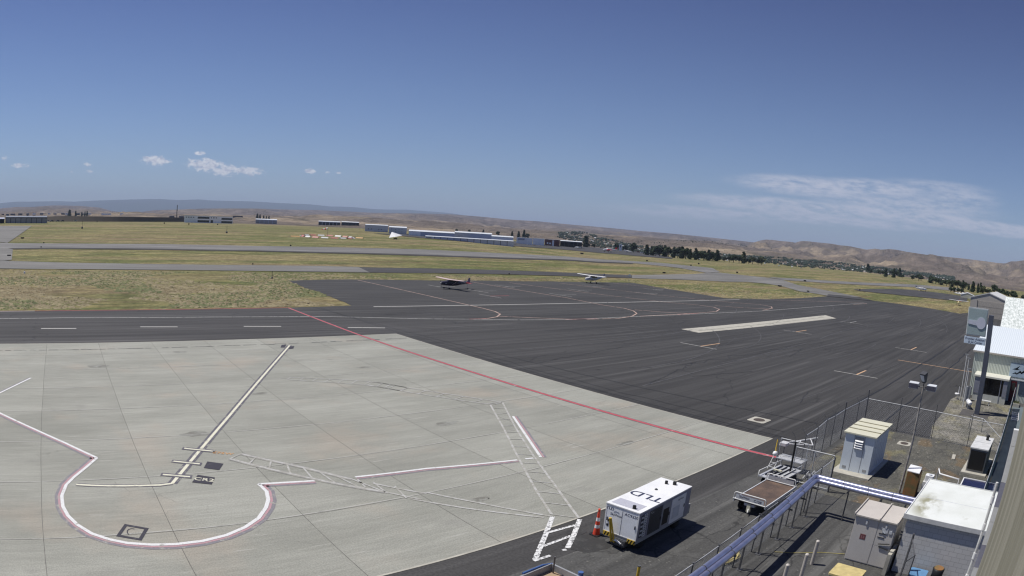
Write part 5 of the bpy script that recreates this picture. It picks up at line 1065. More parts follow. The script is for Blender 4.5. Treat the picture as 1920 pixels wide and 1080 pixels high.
while z < 10.35:
    h = random.choice((.22, .35, .5, .3))
    if z > 5.5: (MB() if k % 3 else MB()).box(-.045, .045, -.045, .045, z, min(z+h, 10.36)-.004).build('pipe_section' if k % 3 else 'coupling', WHITE if k % 3 else LAV, t)
    elif k == 0: MB().box(-.045, .045, -.045, .045, 0, 5.5).build('pipe_section', WHITE, t)
    z += h; k += 1
t = thing('conduit', 'thin grey conduit with couplings left of the white downspout', 'conduit', (8.72, .085, 0)); MB().cyl((0, 0, 0), .024, 0, 9.6, 8).build('tube', WHITE_D, t)
for z in (7.0, 7.5, 8.1, 8.45, 8.9, 9.3): MB().cyl((0, 0, z), .032, 0, .10, 8).build('coupling', WHITE, t)
ORD = ['first', 'second', 'third', 'fourth', 'fifth', 'sixth', 'seventh', 'eighth', 'ninth', 'tenth', 'eleventh', 'twelfth', 'thirteenth', 'fourteenth', 'fifteenth', 'sixteenth', 'seventeenth', 'eighteenth', 'nineteenth', 'twentieth', 'twenty-first', 'twenty-second', 'twenty-third', 'twenty-fourth', 'twenty-fifth', 'twenty-sixth', 'twenty-seventh', 'twenty-eighth', 'twenty-ninth', 'thirtieth']

# ================================================================ aircraft
def loft(mb, secs, n=14):
    vs = []; 
    for x, z, hw, hh in secs:
        for k in range(n):
            a = 2*pi*k/n; c, s = cos(a), sin(a); e = 0.8
            vs.append((x, hw*math.copysign(abs(c)**e, c), z+hh*math.copysign(abs(s)**e, s)))
    m = len(secs); fs = [(i*n+k, (i+1)*n+k, (i+1)*n+(k+1) % n, i*n+(k+1) % n) for i in range(m-1) for k in range(n)]
    mb.add(vs, fs, True); mb.add(vs[:n], [tuple(range(n))]); mb.add(vs[-n:], [tuple(range(n-1, -1, -1))]); return mb
def airfoil(mb, root, tip, thick=.12):
    """root/tip = (leading x, y, z, chord)"""
    pr = [(0, 0), (.06, .5), (.3, .62), (.7, .35), (1, 0), (.6, -.18), (.2, -.3), (.04, -.25)]
    vs = [(x+c*u, y, z+c*thick*w) for (x, y, z, c) in (root, tip) for u, w in pr]; n = len(pr)
    mb.add(vs, [(i, (i+1) % n, n+(i+1) % n, n+i) for i in range(n)]+[tuple(range(n)), tuple(range(2*n-1, n-1, -1))]); return mb
def wheel(t, x, y, r=.2):
    w = MB().lathe([(.05, -.06), (r*.9, -.06), (r, 0), (r*.9, .06), (.05, .06)], n=14).build('wheel', RUBBER, t, (x, y, r)); w.rotation_euler = (pi/2, 0, 0)
def propeller(t, x, z, r=.95, ang=20):
    a = radians(ang); MB().add([(x, -.06*cos(a), z-.06*sin(a)), (x-.03, r*sin(a)-.05, z+r*cos(a)), (x, r*sin(a)+.06, z+r*cos(a)), (x+.01, .06, z), (x, -r*sin(a)+.05, z-r*cos(a)), (x-.03, -r*sin(a)-.06, z-r*cos(a))], [(0, 1, 2, 3), (3, 4, 5, 0)]).build('propeller', BLACK, t)
    MB().lathe([(.001, 0)]+[(.12, .12), (.15, .22)], n=10).build('spinner', WHITE, t, (x-.14, 0, z)).rotation_euler = (0, pi/2, 0)
def high_wing(label, loc, rz, body, wing, stripe, tail, tailwheel=False, group=None, s=1.0, fin2=None):
    t = thing('light_aircraft', label, 'aircraft', loc, rz, group); t.scale = (s, s, s); dz = .0
    tilt = 0.0
    fz = (lambda x: 1.35-.035*(x+3) if tailwheel else 1.25+.02*(x+3))
    f = loft(MB(), [(-3.3, fz(-3.3), .30, .30), (-3.1, fz(-3.1), .46, .40), (-2.2, fz(-2.2)+.02, .52, .50), (-1.3, fz(-1.3)+.10, .56, .62), (-.3, fz(-.3)+.15, .56, .70), (.8, fz(.8)+.15, .50, .62), (2.0, fz(2)+.18, .34, .42), (3.4, fz(3.4)+.25, .20, .26), (4.6, fz(4.6)+.32, .08, .14)]).build('fuselage', body, t)
    mb = MB(); 
    for sgy in (1, -1): mb.box(-1.15, 1.0, sgy*.565-.01, sgy*.565+.01, fz(0)+.28, fz(0)+.66)
    mb.add([(-1.95, -.42, fz(-1)+.36), (-1.95, .42, fz(-1)+.36), (-1.2, .46, fz(-1)+.82), (-1.2, -.46, fz(-1)+.82)], [(0, 1, 2, 3), (3, 2, 1, 0)]); mb.build('window', GLASS, f)
    mb = MB()
    for sgy in (1, -1): mb.box(-2.9, 3.6, sgy*.50-.07*(1), sgy*.50+.075, fz(0)-.12, fz(0)+.03) if False else None
    wz = fz(0)+.86
    for sgy in (1, -1):
        airfoil(MB(), (-1.35, sgy*.0, wz, 1.62), (-1.15, sgy*5.45, wz+.14, 1.15)).build('wing', wing, t)
        MB().tube([(-.7, sgy*.5, fz(0)-.35), (-.6, sgy*2.7, wz+.02)], .045, 6).build('wing_strut', wing, t)
    for sgy in (1, -1): airfoil(MB(), (3.5, sgy*.05, fz(4)+.30, 1.0), (3.75, sgy*1.65, fz(4)+.30, .65), .08).build('tailplane', tail, t)
    MB().add([(3.2, -.03, fz(4)+.42), (3.9, -.04, fz(4)+.5), (4.35, -.02, fz(4)+1.45), (4.85, -.02, fz(4)+1.45), (4.85, -.03, fz(4)+.35), (3.2, .03, fz(4)+.42), (3.9, .04, fz(4)+.5), (4.35, .02, fz(4)+1.45), (4.85, .02, fz(4)+1.45), (4.85, .03, fz(4)+.35)], [(0, 1, 2, 3, 4), (9, 8, 7, 6, 5), (0, 5, 6, 1), (1, 6, 7, 2), (2, 7, 8, 3), (3, 8, 9, 4), (4, 9, 5, 0)]).build('fin', fin2 or tail, t)
    st = MB(); 
    for sgy in (1, -1): st.add([(-2.6, sgy*.545, fz(0)-.02), (3.3, sgy*.28, fz(3)+.22), (3.3, sgy*.28, fz(3)+.32), (-2.6, sgy*.545, fz(0)+.14)], [(0, 1, 2, 3), (3, 2, 1, 0)])
    st.build('stripe', stripe, f)
    if tailwheel:
        gear = [(-1.7, 1.05), (-1.7, -1.05), (4.3, 0)]
    else: gear = [(.2, 1.15), (.2, -1.15), (-2.7, 0)]
    for x, y in gear:
        r = .22 if abs(y) > 0 else (.1 if tailwheel else .18)
        MB().tube([(x, y, r), (x*.96, y*.35, fz(x)-.35 if abs(x) < 4 else fz(x)+.1)], .04, 6).build('gear_leg', wing, t); wheel(t, x, y, r)
    propeller(t, -3.35, fz(-3.3), .95, 25); return t
MAROON = mat('maroon_aircraft_paint', (0.055, 0.05, 0.07), .35, var=.1); REDP = mat('red_aircraft_paint', (0.55, 0.04, 0.06), .35); PINKW = mat('red_white_wing', (0.66, 0.50, 0.48), .35, var=.05); GREYP = mat('grey_aircraft_paint', (0.22, 0.22, 0.27), .35)
high_wing('dark taildragger aircraft with red and white wings parked alone on the tie-down ramp', (82.6, 113.9, 0), 0, MAROON, PINKW, WHITE, REDP, True, s=.94, fin2=GREYP)
high_wing('white and grey high-wing aircraft parked by the far grass edge of the ramp', (141.5, 127.2, 0), 0, WHITE_D, WHITE, GREYP, WHITE_D, False, fin2=GREYP)
def low_wing(label, loc, rz, body, stripe, s=1.0, twin=False, tail=None):
    t = thing('light_aircraft', label, 'aircraft', loc, rz); t.scale = (s, s, s)
    loft(MB(), [(-3.2, 1.1, .2, .2), (-2.8, 1.1, .42, .38), (-1.6, 1.15, .56, .52), (-.5, 1.35, .56, .72), (.7, 1.35, .52, .66), (2.2, 1.3, .30, .36), (4.0, 1.35, .10, .16)]).build('fuselage', body, t)
    mb = MB()
    for sgy in (1, -1): mb.box(-1.0, 1.0, sgy*.56-.012, sgy*.56+.012, 1.5, 1.85)
    mb.build('window', GLASS, t)
    for sgy in (1, -1):
        airfoil(MB(), (-.9, sgy*.4, .85, 1.6), (-.6, sgy*5.0, 1.2, 1.1)).build('wing', body, t); airfoil(MB(), (3.1, 0, 1.45, .9), (3.3, sgy*1.7, 1.45, .6), .08).build('tailplane', body, t)
        if twin: loft(MB(), [(-2.1, 1.1, .15, .15), (-1.7, 1.1, .36, .33), (.2, 1.1, .30, .3), (1.0, 1.1, .08, .1)]).build('engine', stripe, t, (0, sgy*1.9, 0))
    MB().add([(2.9, -.03, 1.5), (3.5, -.03, 2.6), (4.1, -.03, 2.6), (4.15, -.03, 1.3), (2.9, .03, 1.5), (3.5, .03, 2.6), (4.1, .03, 2.6), (4.15, .03, 1.3)], [(0, 1, 2, 3), (7, 6, 5, 4), (0, 4, 5, 1), (1, 5, 6, 2), (2, 6, 7, 3), (3, 7, 4, 0)]).build('fin', tail or stripe, t)
    for x, y in ((.3, 1.5), (.3, -1.5), (-2.4, 0)): MB().tube([(x, y, .2), (x, y, .95)], .05, 6).build('gear_leg', GREY, t); wheel(t, x, y, .2)
    propeller(t, -3.25, 1.1, .9, 60); return t
def ground_at(px, py): p = hit(px, py); return (p.x, p.y, p.z+.15+.0002*p.length)
low_wing('white low-wing aircraft with a dark tail in front of the long blue-grey hangar row', ground_at(932, 457.5), radians(150), WHITE, NAVY, 1.25)
low_wing('small white low-wing aircraft before the dark open hangar', ground_at(1083, 466.5), radians(-30), WHITE, GREY, 1.15)
low_wing('large white and red twin-engined aircraft on the far ramp left of the white tower', ground_at(1142, 473.5), radians(-25), WHITE, RED, 2.3, True, RED)
low_wing('white twin-engined aircraft to the right of the white tower', ground_at(1178, 474.5), radians(160), WHITE, WHITE_D, 1.5, True)
low_wing('white low-wing aircraft alone on the right-hand taxiway', ground_at(1728, 546.5), radians(115), WHITE, GREY, 1.15)
YP = mat('cream_yellow_aircraft_paint', (0.70, 0.62, 0.30), .4)
high_wing('cream and red high-wing aircraft parked left of the taupe hangar', (*gp(1797, 572.5)[:2], 0), radians(6), YP, WHITE, RED, REDP, False, s=0.9)
low_wing('white aircraft with covered windows parked beyond the cream and red one', (*gp(1797, 554)[:2], 0.05), radians(60), WHITE_D, BLACK, 1.0)
# ultralight trike with delta wing
p = hit(742, 449); t = thing('ultralight_trike', 'white delta-winged ultralight trike on the dry grass in front of the grey hangars', 'ultralight', (p.x, p.y, p.z), atan2(p.y, p.x)-pi/2)
mb = MB(); wv_ = [(-4.6, -2.2, 1.0), (-3.0, 3.2, 4.9), (4.2, 1.2, 3.0), (.4, -1.8, 1.9)]; mb.add([Vector(v) for v in wv_]+[Vector(v)+Vector((0, .07, -.02)) for v in wv_], [(0, 3, 1), (3, 2, 1), (4, 5, 7), (7, 5, 6), (0, 1, 5, 4), (1, 2, 6, 5), (2, 3, 7, 6), (3, 0, 4, 7)]); mb.build('wing', WHITE, t)
MB().tube([(0, 0, .5), (0, 0, 3.2)], .05, 6).build('mast', DGREY, t); loft(MB(), [(-1.6, .7, .1, .15), (-1.0, .7, .35, .4), (.4, .8, .35, .45), (.9, .8, .15, .3)]).build('pod', BLACK, t)
for x, y in ((-1.2, 0), (.5, .8), (.5, -.8)): wheel(t, x, y, .2)

# ================================================================ far buildings
def at_depth(px, py, ref):            # point of a pixel ray at the same ground distance as ref
    d = ray(px, py); k = hypot(ref.x, ref.y)/hypot(d.x, d.y); return Vector((d.x*k, d.y*k, H+d.z*k))
def farb(name, label, cat, L, R, top, depth, wall, roof, gable=None, n_doors=0, door=None, windows=(), dark=None, group=None, roofh=None, over=0.12, spread=0, own=False):
    """building whose visible front runs from pixel L to pixel R at the ground, with its eaves at pixel row top above L"""
    A = hit(*L); k = hypot(A.x, A.y)
    B = hit(*R); dr = ray(*R); kb = max(k*.8, min(k*1.25, hypot(B.x, B.y))) if own else k; B = Vector((dr.x, dr.y, 0)).normalized()*kb; B.z = TH(B.x, B.y); hgt = at_depth(L[0], top, A).z-A.z
    zt_ = (A.z+B.z)/2+hgt; A.z = min(A.z, B.z)-0.3; hgt = zt_-A.z-.3; t = thing(name, label, cat, A, atan2(B.y-A.y, B.x-A.x), group); w = hypot(B.x-A.x, B.y-A.y); h = hgt+.3
    # local x runs along the front, -y is away or towards; the camera is on the side of negative/positive y
    side = 1 if Vector((B.x-A.x, B.y-A.y, 0)).cross(Vector((A.x, A.y, 0))).z > 0 else -1
    D = depth*side
    y0, y1 = sorted((0, D)); rh = roofh if roofh is not None else h*.18
    mb = MB()
    if gable == 'front':           # ridge runs away from the camera
        mb.add([(0, y0, 0), (w, y0, 0), (w, y0, h), (w/2, y0, h+rh), (0, y0, h), (0, y1, 0), (w, y1, 0), (w, y1, h), (w/2, y1, h+rh), (0, y1, h)], [(0, 1, 2, 3, 4), (9, 8, 7, 6, 5), (0, 5, 6, 1), (1, 6, 7, 2), (4, 9, 5, 0)])
        r = MB().add([(-over, y0-over, h-.05), (w/2, y0-over, h+rh+.05), (w+over, y0-over, h-.05), (-over, y1+over, h-.05), (w/2, y1+over, h+rh+.05), (w+over, y1+over, h-.05), (-over, y0-over, h-.25), (w/2, y0-over, h+rh-.15), (w+over, y0-over, h-.25), (-over, y1+over, h-.25), (w/2, y1+over, h+rh-.15), (w+over, y1+over, h-.25)], [(0, 1, 4, 3), (1, 2, 5, 4), (0, 6, 7, 1), (1, 7, 8, 2), (4, 10, 9, 3), (5, 11, 10, 4), (6, 0, 3, 9), (2, 8, 11, 5)])
    elif gable == 'side':
        m = (y0+y1)/2; mb.add([(0, y0, 0), (w, y0, 0), (w, y1, 0), (0, y1, 0), (0, y0, h), (w, y0, h), (w, y1, h), (0, y1, h), (0, m, h+rh), (w, m, h+rh)], [(0, 1, 5, 4), (2, 3, 7, 6), (1, 2, 6, 9, 5), (3, 0, 4, 8, 7)])
        r = MB().add([(-over, y0-over, h-.1), (w+over, y0-over, h-.1), (w+over, m, h+rh+.08), (-over, m, h+rh+.08), (w+over, y1+over, h-.1), (-over, y1+over, h-.1), (-over, y0-over, h-.3), (w+over, y0-over, h-.3), (w+over, y1+over, h-.3), (-over, y1+over, h-.3)], [(0, 1, 2, 3), (3, 2, 4, 5), (6, 7, 1, 0), (5, 4, 8, 9)])
    else:
        mb.box(0, w, y0, y1, 0, h); r = MB().box(-over, w+over, y0-over, y1+over, h+.01, h+.25)
    mb.build('wall', wall, t); r.build('roof', roof, t)
    yf = 0-side*.06
    def panel(nm, u0, u1, z0, z1, m, out=1.0): 
        a, b = sorted((-side*.002, -side*.08*out)); return MB().box(u0*w, u1*w, a, b, z0*h, z1*h).build(nm, m, t)
    for k2 in range(n_doors): panel('door', (k2+.06)/n_doors, (k2+.94)/n_doors, 0.03, .82, door or wall)  # in OPEN these panels are the painted shade of a doorless bay
    for (u0, u1, z0, z1, nm, m) in windows: panel(nm, u0, u1, z0, z1, m)
    return t, panel, w, h
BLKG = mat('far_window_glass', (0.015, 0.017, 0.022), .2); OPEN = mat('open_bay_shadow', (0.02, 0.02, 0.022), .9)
farb('hangar', 'long low dark hangar at the far left edge of the airfield', 'hangar', (10, 418.5), (88, 417), 407, 25, WALLD, mat('grey_roof', (.16, .18, .22), .6), 'side', 8, GREY)
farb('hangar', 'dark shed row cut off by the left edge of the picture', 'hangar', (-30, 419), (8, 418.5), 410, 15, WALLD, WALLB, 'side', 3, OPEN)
farb('terminal_building', 'white and blue two-storey building with long dark window bands on the far field', 'building', (345, 417), (436, 417.2), 404, 30, WALLW, mat('flat_roof_grey', (.35, .36, .38), .7), None, windows=[(.28, .52, .10, .40, 'window', BLKG), (.28, .52, .62, .88, 'window', BLKG), (.77, .99, .08, .36, 'window', BLKG), (.77, .99, .55, .80, 'window', BLKG), (.55, .60, .05, .45, 'window', BLKG)]+[(u, u+.025, .72, .84, 'window', BLKG) for u in (.03, .08, .13, .18, .55, .60, .65)]+[(.28, .52, .42, .60, 'white_band', WALLW), (.77, .99, .38, .54, 'white_band', WALLW)])
farb('hangar', 'grey hangar with a pale roof in front of a clump of dark trees', 'hangar', (479, 418.5), (519, 420), 411, 30, WALLB, ROOFW, 'side', 5, GREY)
farb('warehouse', 'small bright white-roofed shed behind the two-storey building', 'warehouse', (436, 409), (455, 409.3), 405.5, 20, WALLD, ROOFW, None)
farb('warehouse', 'low white-roofed shed right of the lattice beacon', 'warehouse', (190, 402.6), (208, 402.8), 399.8, 12, WALLW, ROOFW, None)
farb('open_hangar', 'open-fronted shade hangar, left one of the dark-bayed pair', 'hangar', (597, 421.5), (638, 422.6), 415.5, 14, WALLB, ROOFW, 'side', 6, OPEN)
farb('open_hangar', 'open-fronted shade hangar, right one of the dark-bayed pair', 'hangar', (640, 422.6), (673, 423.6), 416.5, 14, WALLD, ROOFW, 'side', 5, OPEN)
t, pn, w, h = farb('hangar', 'large blue-grey hangar with small square windows and a white roof behind the white trike', 'hangar', (684, 433.5), (727, 437), 421, 24, WALLB, ROOFW, 'side', windows=[(u, u+.035, .36, .46, 'window', BLKG) for u in (.13, .26, .58, .70)]+[(.06, .86, .16, .20, 'trim', WALLW)], roofh=.6)
farb('hangar', 'blue-grey hangar wing with two rows of tiny windows joined to the large hangar', 'hangar', (729, 437.6), (762, 440), 425.5, 24, WALLB, ROOFW, 'side', windows=[(u, u+.03, z, z+.08, 'window', BLKG) for u in (.12, .35, .55, .72) for z in (.35, .68)], roofh=.9)
farb('hangar', 'broad gabled hangar with a white office front on its left end', 'hangar', (766, 441.5), (852, 446), 431.5, 20, WALLB, ROOFW, 'side', windows=[(0, .26, 0.01, .92, 'white_front', WALLW)], roofh=1.0)
farb('hangar', 'low gabled hangar seen over the long hangar row', 'hangar', (852, 445), (922, 448.5), 433.5, 18, WALLB, ROOFW, 'side', roofh=1.0)
farb('hangar_row', 'very long low blue-grey row of hangars with a white end wall', 'hangar', (797, 446.2), (963, 456), 439, 14, WALLB, ROOFW, 'side', windows=[(0, .10, 0.02, 1.0, 'white_end', WALLW), (.012, .085, .3, .8, 'window', BLKG)]+[(.10+k*.075, .105+k*.075, .02, .95, 'door_joint', WALLD) for k in range(12)], roofh=.3)
farb('hangar', 'small gabled hangar with a mottled white roof at the right end of the row', 'hangar', (921, 453.5), (962, 456), 441.5, 20, WALLW, ROOFW, 'side', roofh=.8)
farb('hangar', 'white-framed hangar with a tall pale sliding door', 'hangar', (968, 456.5), (998, 458.8), 444.5, 25, WALLW, ROOFW, None, windows=[(.08, .95, .03, .86, 'door', mat('pale_door', (.90, .92, .92), .6)), (.08, .5, .70, .95, 'shade_panel', WALLB)])
farb('hangar', 'pale hangar with three tall door leaves beside the rust-red one', 'hangar', (999, 458.8), (1020, 460.3), 446.3, 25, WALLW, ROOFW, None, windows=[(.05, .32, .03, .75, 'door', WALLW), (.38, .58, .03, .6, 'door', WALLW), (.64, .9, .03, .62, 'door', WALLW)])
farb('hangar', 'rust-red hangar between the pale hangars and the dark open one', 'hangar', (1021, 460), (1049, 461.8), 447.8, 25, WALLR, ROOFW, None, windows=[(.5, .62, .02, .9, 'door', WALLW), (.14, .24, .35, .6, 'window', WALLW), (.3, .42, .35, .55, 'window', WALLW)])
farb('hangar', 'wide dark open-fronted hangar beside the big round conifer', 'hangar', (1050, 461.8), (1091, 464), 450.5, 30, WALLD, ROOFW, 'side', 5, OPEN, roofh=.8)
farb('control_tower', 'small white tower with a dark window slot among the trees', 'tower', (1160.5, 470.5), (1165.5, 471), 458, 5, WALLW, ROOFW, None, windows=[(.35, .65, .55, .9, 'window', BLKG)], over=.1)
# taupe hangar and stone-coated roof building to the right
t = thing('hangar', 'big taupe hangar with a wide gable and panelled doors right of the parked cream aircraft', 'hangar', (214, 0, 0))
MB().add([(0, 11.2, 0), (0, 25.5, 0), (0, 25.5, 6.1), (0, 18.4, 7.9), (0, 11.2, 6.1), (40, 11.2, 0), (40, 25.5, 0), (40, 25.5, 6.1), (40, 18.4, 7.9), (40, 11.2, 6.1)], [(0, 4, 3, 2, 1), (5, 6, 7, 8, 9), (1, 2, 7, 6), (0, 5, 9, 4)]).build('wall', WALLT, t)
MB().add([(-.15, 26.1, 6.0), (-.15, 18.4, 8.1), (-.15, 10.6, 6.0), (40.5, 26.1, 6.0), (40.5, 18.4, 8.1), (40.5, 10.6, 6.0), (-.15, 26.1, 5.7), (-.15, 18.4, 7.8), (-.15, 10.6, 5.7)], [(0, 1, 4, 3), (1, 2, 5, 4), (0, 6, 7, 1), (1, 7, 8, 2)]).build('roof', mat('stone_white_roof', (.62, .62, .60), .6), t)
for k in range(3): MB().box(-.10, 0, 11.8, 22.4, .1+k*1.75, 1.75+k*1.75).build('door_panel', mat('taupe_door_%d' % k, (.44+.01*k, .40+.01*k, .34+.01*k), .7), t)
MB().box(-.12, 0, 23.9, 24.7, 0, 2.2).build('side_door', BLKG, t); MB().box(-.10, 0, 22.6, 22.8, .1, 5.3).build('door_rail', WALLD, t)
t = thing('roof_building', 'building with a rough mottled white roof and brown fascia behind the sage building', 'building', (118, 0, 0))
g = G_('mottled_white_roof', .8, .2); c = g.mix(g.noise(g.map((1.1, 2.6, 1)), 1.0, .40, .6, 6, .75), (0.44, 0.48, 0.45), (0.76, 0.79, 0.76)); MOT = g.done(c)
MB().add([(0, -16, 0), (0, 6.6, 0), (0, 6.6, 3.7), (0, -16, 3.7), (36, 6.6, 0), (36, 6.6, 3.7), (18, 6.6, 9.0)], [(0, 1, 2, 3), (1, 4, 5, 6, 2)]).build('wall', WALLT, t)
MB().add([(-.5, -16, 3.62), (-.5, 7.1, 3.62), (17, 7.4, 9.3), (17, -16, 9.3), (36.5, 7.1, 3.62), (36.5, -16, 3.62)], [(0, 1, 2, 3), (3, 2, 4, 5)]).build('roof', MOT, t)
MB().box(-.6, -.5, -16, 7.1, 3.1, 3.62).build('fascia', mat('brown_fascia', (.06, .045, .055), .7), t); MB().box(-.05, 0, 2.6, 4.4, 1.3, 1.9).build('window', BLKG, t)
farb('hangar', 'small cream gabled shed between the trees and the taupe hangar', 'hangar', (1801, 558), (1826, 562), 551.5, 12, CREAM, ROOFW, 'front', roofh=1.2)
t = thing('car', 'small white pickup parked beyond the cream and red aircraft', 'vehicle', (*gp(1806, 551)[:2], 0.02), radians(30)); MB().box(-2.5, 2.5, -.9, .9, .5, 1.1, .2).build('body', WHITE, t); MB().box(-.6, .9, -.8, .8, 1.1, 1.75, .2).build('cab', BLKG, t)
for x in (-1.6, 1.6):
    for y in (-.8, .8): wheel(t, x, y, .35)

# lattice beacon, wind sock, segmented circle
p = hit(331, 409.5); t = thing('beacon_tower', 'lattice beacon tower with a ball on top on the left skyline', 'tower', (p.x, p.y, p.z)); k_ = hypot(p.x, p.y)*.00081
mb = MB(); hh = 23*k_
for a in range(4): mb.tube([(1.6*cos(a*pi/2), 1.6*sin(a*pi/2), 0), (.8*cos(a*pi/2), .8*sin(a*pi/2), hh)], .30, 5)
for z in range(6):
    r = 1.6-.8*z/6; mb.tube([(r*cos(a*pi/2), r*sin(a*pi/2), z*hh/6) for a in range(4)], .10, 4, True); r2 = 1.6-.8*(z+1)/6
    for a in range(4): mb.tube([(r*cos(a*pi/2), r*sin(a*pi/2), z*hh/6), (r2*cos((a+1)*pi/2), r2*sin((a+1)*pi/2), (z+1)*hh/6)], .08, 4)
mb.build('lattice', DGREY, t); MB().box(-1.6, 1.6, -1.6, 1.6, hh*.62, hh*.66).build('platform', DGREY, t); MB().lathe([(.001, 0), (1.3, .5), (1.5, 1.4), (1.0, 2.4), (.001, 2.7)], (0, 0, hh)).build('beacon_head', DGREY, t)
p = hit(614, 443.5); t = thing('windsock', 'orange and white windsock on a thin pole above the segmented circle', 'windsock', (p.x, p.y, p.z)); k_ = hypot(p.x, p.y)*.00081
MB().cyl((0, 0, 0), .10, 0, 15*k_, 8).build('pole', GALV_D, t)
d = Vector((-p.y, p.x, 0)).normalized()
for i, m in enumerate((WHITE, ORANGE, WHITE, ORANGE)): MB().tube([d*(.2+i*1.0)+Vector((0, 0, 15*k_-.25*i)), d*(1.2+i*1.0)+Vector((0, 0, 15*k_-.25*(i+1)))], [.65-.1*i, .55-.1*i], 12).build('sock_section', m, t)
pa, pb = hit(566, 443), hit(661, 446); ce = (pa+pb)/2; ce.z = 0; Rm = (pb-pa).length/2; RED2 = mat('segment_red', (.50, .20, .17), .6)
for i in range(18):
    a = 2*pi*i/18; x, y = ce.x+Rm*cos(a), ce.y+Rm*sin(a); z = T(x, y)
    t = thing('circle_marker', '%s painted trough, %s going round the segmented circle from its right end' % ('red' if i % 2 else 'white', ORD[i]), 'marker', (x, y, z), a+pi/2, 'red and white markers of the segmented circle')
    MB().add([(-2.2, -1.1, 0), (2.2, -1.1, 0), (2.2, 0, .75), (-2.2, 0, .75), (2.2, 1.1, 0), (-2.2, 1.1, 0)], [(0, 1, 2, 3), (3, 2, 4, 5), (0, 3, 5), (1, 4, 2)]).build('trough', RED2 if i % 2 else WHITE_D, t)
ORM = mat('landing_strip_orange', (.60, .36, .15), .7, coords='World')
for (a, b) in (((545, 443.5), (562, 444)), ((668, 446.3), (681, 447.3))):
    pa, pb = hit(*a), hit(*b); t = thing('ground_marker', 'faded orange arm marker at the %s side of the segmented circle' % ('left' if a[0] < 600 else 'right'), 'marker', (pa.x, pa.y, pa.z), atan2(pb.y-pa.y, pb.x-pa.x)); L_ = (pb-pa).length
    MB().add([(0, -.8, 0), (L_, -.8, 0), (L_, 0, .6), (0, 0, .6), (L_, .8, 0), (0, .8, 0)], [(0, 1, 2, 3), (3, 2, 4, 5)]).build('trough', ORM, t)
# small airfield signs and lights
SG = [(42, 447.5, 8, 'wide dark guidance sign by the left taxiway junction'), (17, 480.5, 9, 'wide dark guidance sign left of the first grass strip'), (82, 456.5, 2.5, 'narrow dark marker standing just above the runway near the left'), (77, 464.5, 2.5, 'narrow dark marker standing just below the runway near the left'), (545, 461.5, 3, 'dark round marker by the runway below the segmented circle'),
      (1091, 476.5, 6, 'dark low sign on the grass below the far ramp'), (1213, 490, 3, 'dark marker on the grass right of the low sign'), (1310, 495.7, 3, 'dark marker beside the runway under the dark trees'), (1295.5, 499, 2.5, 'dark marker on the runway edge left of the one under the trees'), (1382, 512, 4, 'dark sign near the taxiway crossing'), (1462, 537.5, 8, 'low black sign on the grass strip between taxiways'), (1515, 547.5, 5, 'low dark sign at the taxiway bend'), (1612, 544.8, 2.5, 'thin dark post where the right taxiways fork'), (954.5, 515, 2, 'small dark post beside the dark taxiway'), (1245, 512.5, 6, 'low dark bush or sign on the near side of the runway grass'), (474, 496.5, 2, 'tiny dark light beside the taxiway'), (1509, 527.8, 5, 'small dark sign beyond the right-hand runway'),
      (436, 409.0+8, 3, 'dark box beside the far two-storey building'), (354, 421.3, 2.5, 'dark runway light on the far field near the beacon'), (408, 421.9, 2.5, 'dark runway light below the two-storey building'), (308, 419.6, 2.5, 'dark runway light left of the two-storey building'), (182, 416.6, 1.6, 'dark runway light on the far left field')]
for px, py, wpx, lab in SG:
    p = hit(px, py); k_ = hypot(p.x, p.y)*.00081; t = thing('runway_marker', lab, 'airfield sign', (p.x, p.y, p.z), atan2(p.y, p.x)+pi/2); ww = wpx*k_; hh = max(.5, min(1.2, 2.6*k_))
    MB().box(-ww/2, ww/2, -.15, .15, .12, hh, .05).build('panel', BLACK, t); MB().box(-ww*.3, ww*.3, -.08, .08, 0, .12).build('foot', GREY, t)
for px, py, lab in ((510, 522.5, 'dark electrical box with a thin whip aerial at the corner of the near grass'), (46, 512.5, 'small white and dark light fixture at the left end of the near grass'), (154, 428.5, 'dark instrument mast with low wings on the left field'), (425, 437, 'dark instrument box with a tall aerial on the middle field')):
    p = hit(px, py); k_ = hypot(p.x, p.y)*.00081; t = thing('equipment_mast', lab, 'equipment mast', (p.x, p.y, p.z)); MB().lathe([(2.2*k_, 0), (2.0*k_, 1.5*k_), (1.2*k_, 3.5*k_), (.001, 3.6*k_)], n=10).build('cabinet', DGREY if px != 46 else WHITE, t); MB().tube([(0, 0, 3*k_), (0, 0, (14 if px != 46 else 5)*k_)], .05+.0001*p.length, 6).build('aerial', BLACK, t)
    if px in (154, 425): MB().tube([(-p.y*.0, -6*k_, 2.5*k_), (0, 6*k_, 2.5*k_)], .25*k_, 6).build('arm', DGREY, t)
p = hit(1179.5, 528.5); t = thing('edge_sign', 'small white square sign on two posts behind the parked grey and white aircraft', 'sign', (p.x, p.y, p.z), atan2(p.y, p.x)+pi/2); MB().box(-.35, .35, -.03, .03, 1.7, 2.4).build('panel', WHITE, t); MB().cyl((-.2, 0, 0), .03, 0, 1.7, 6).build('post', GREY, t); MB().cyl((.2, 0, 0), .03, 0, 1.7, 6).build('post', GREY, t)

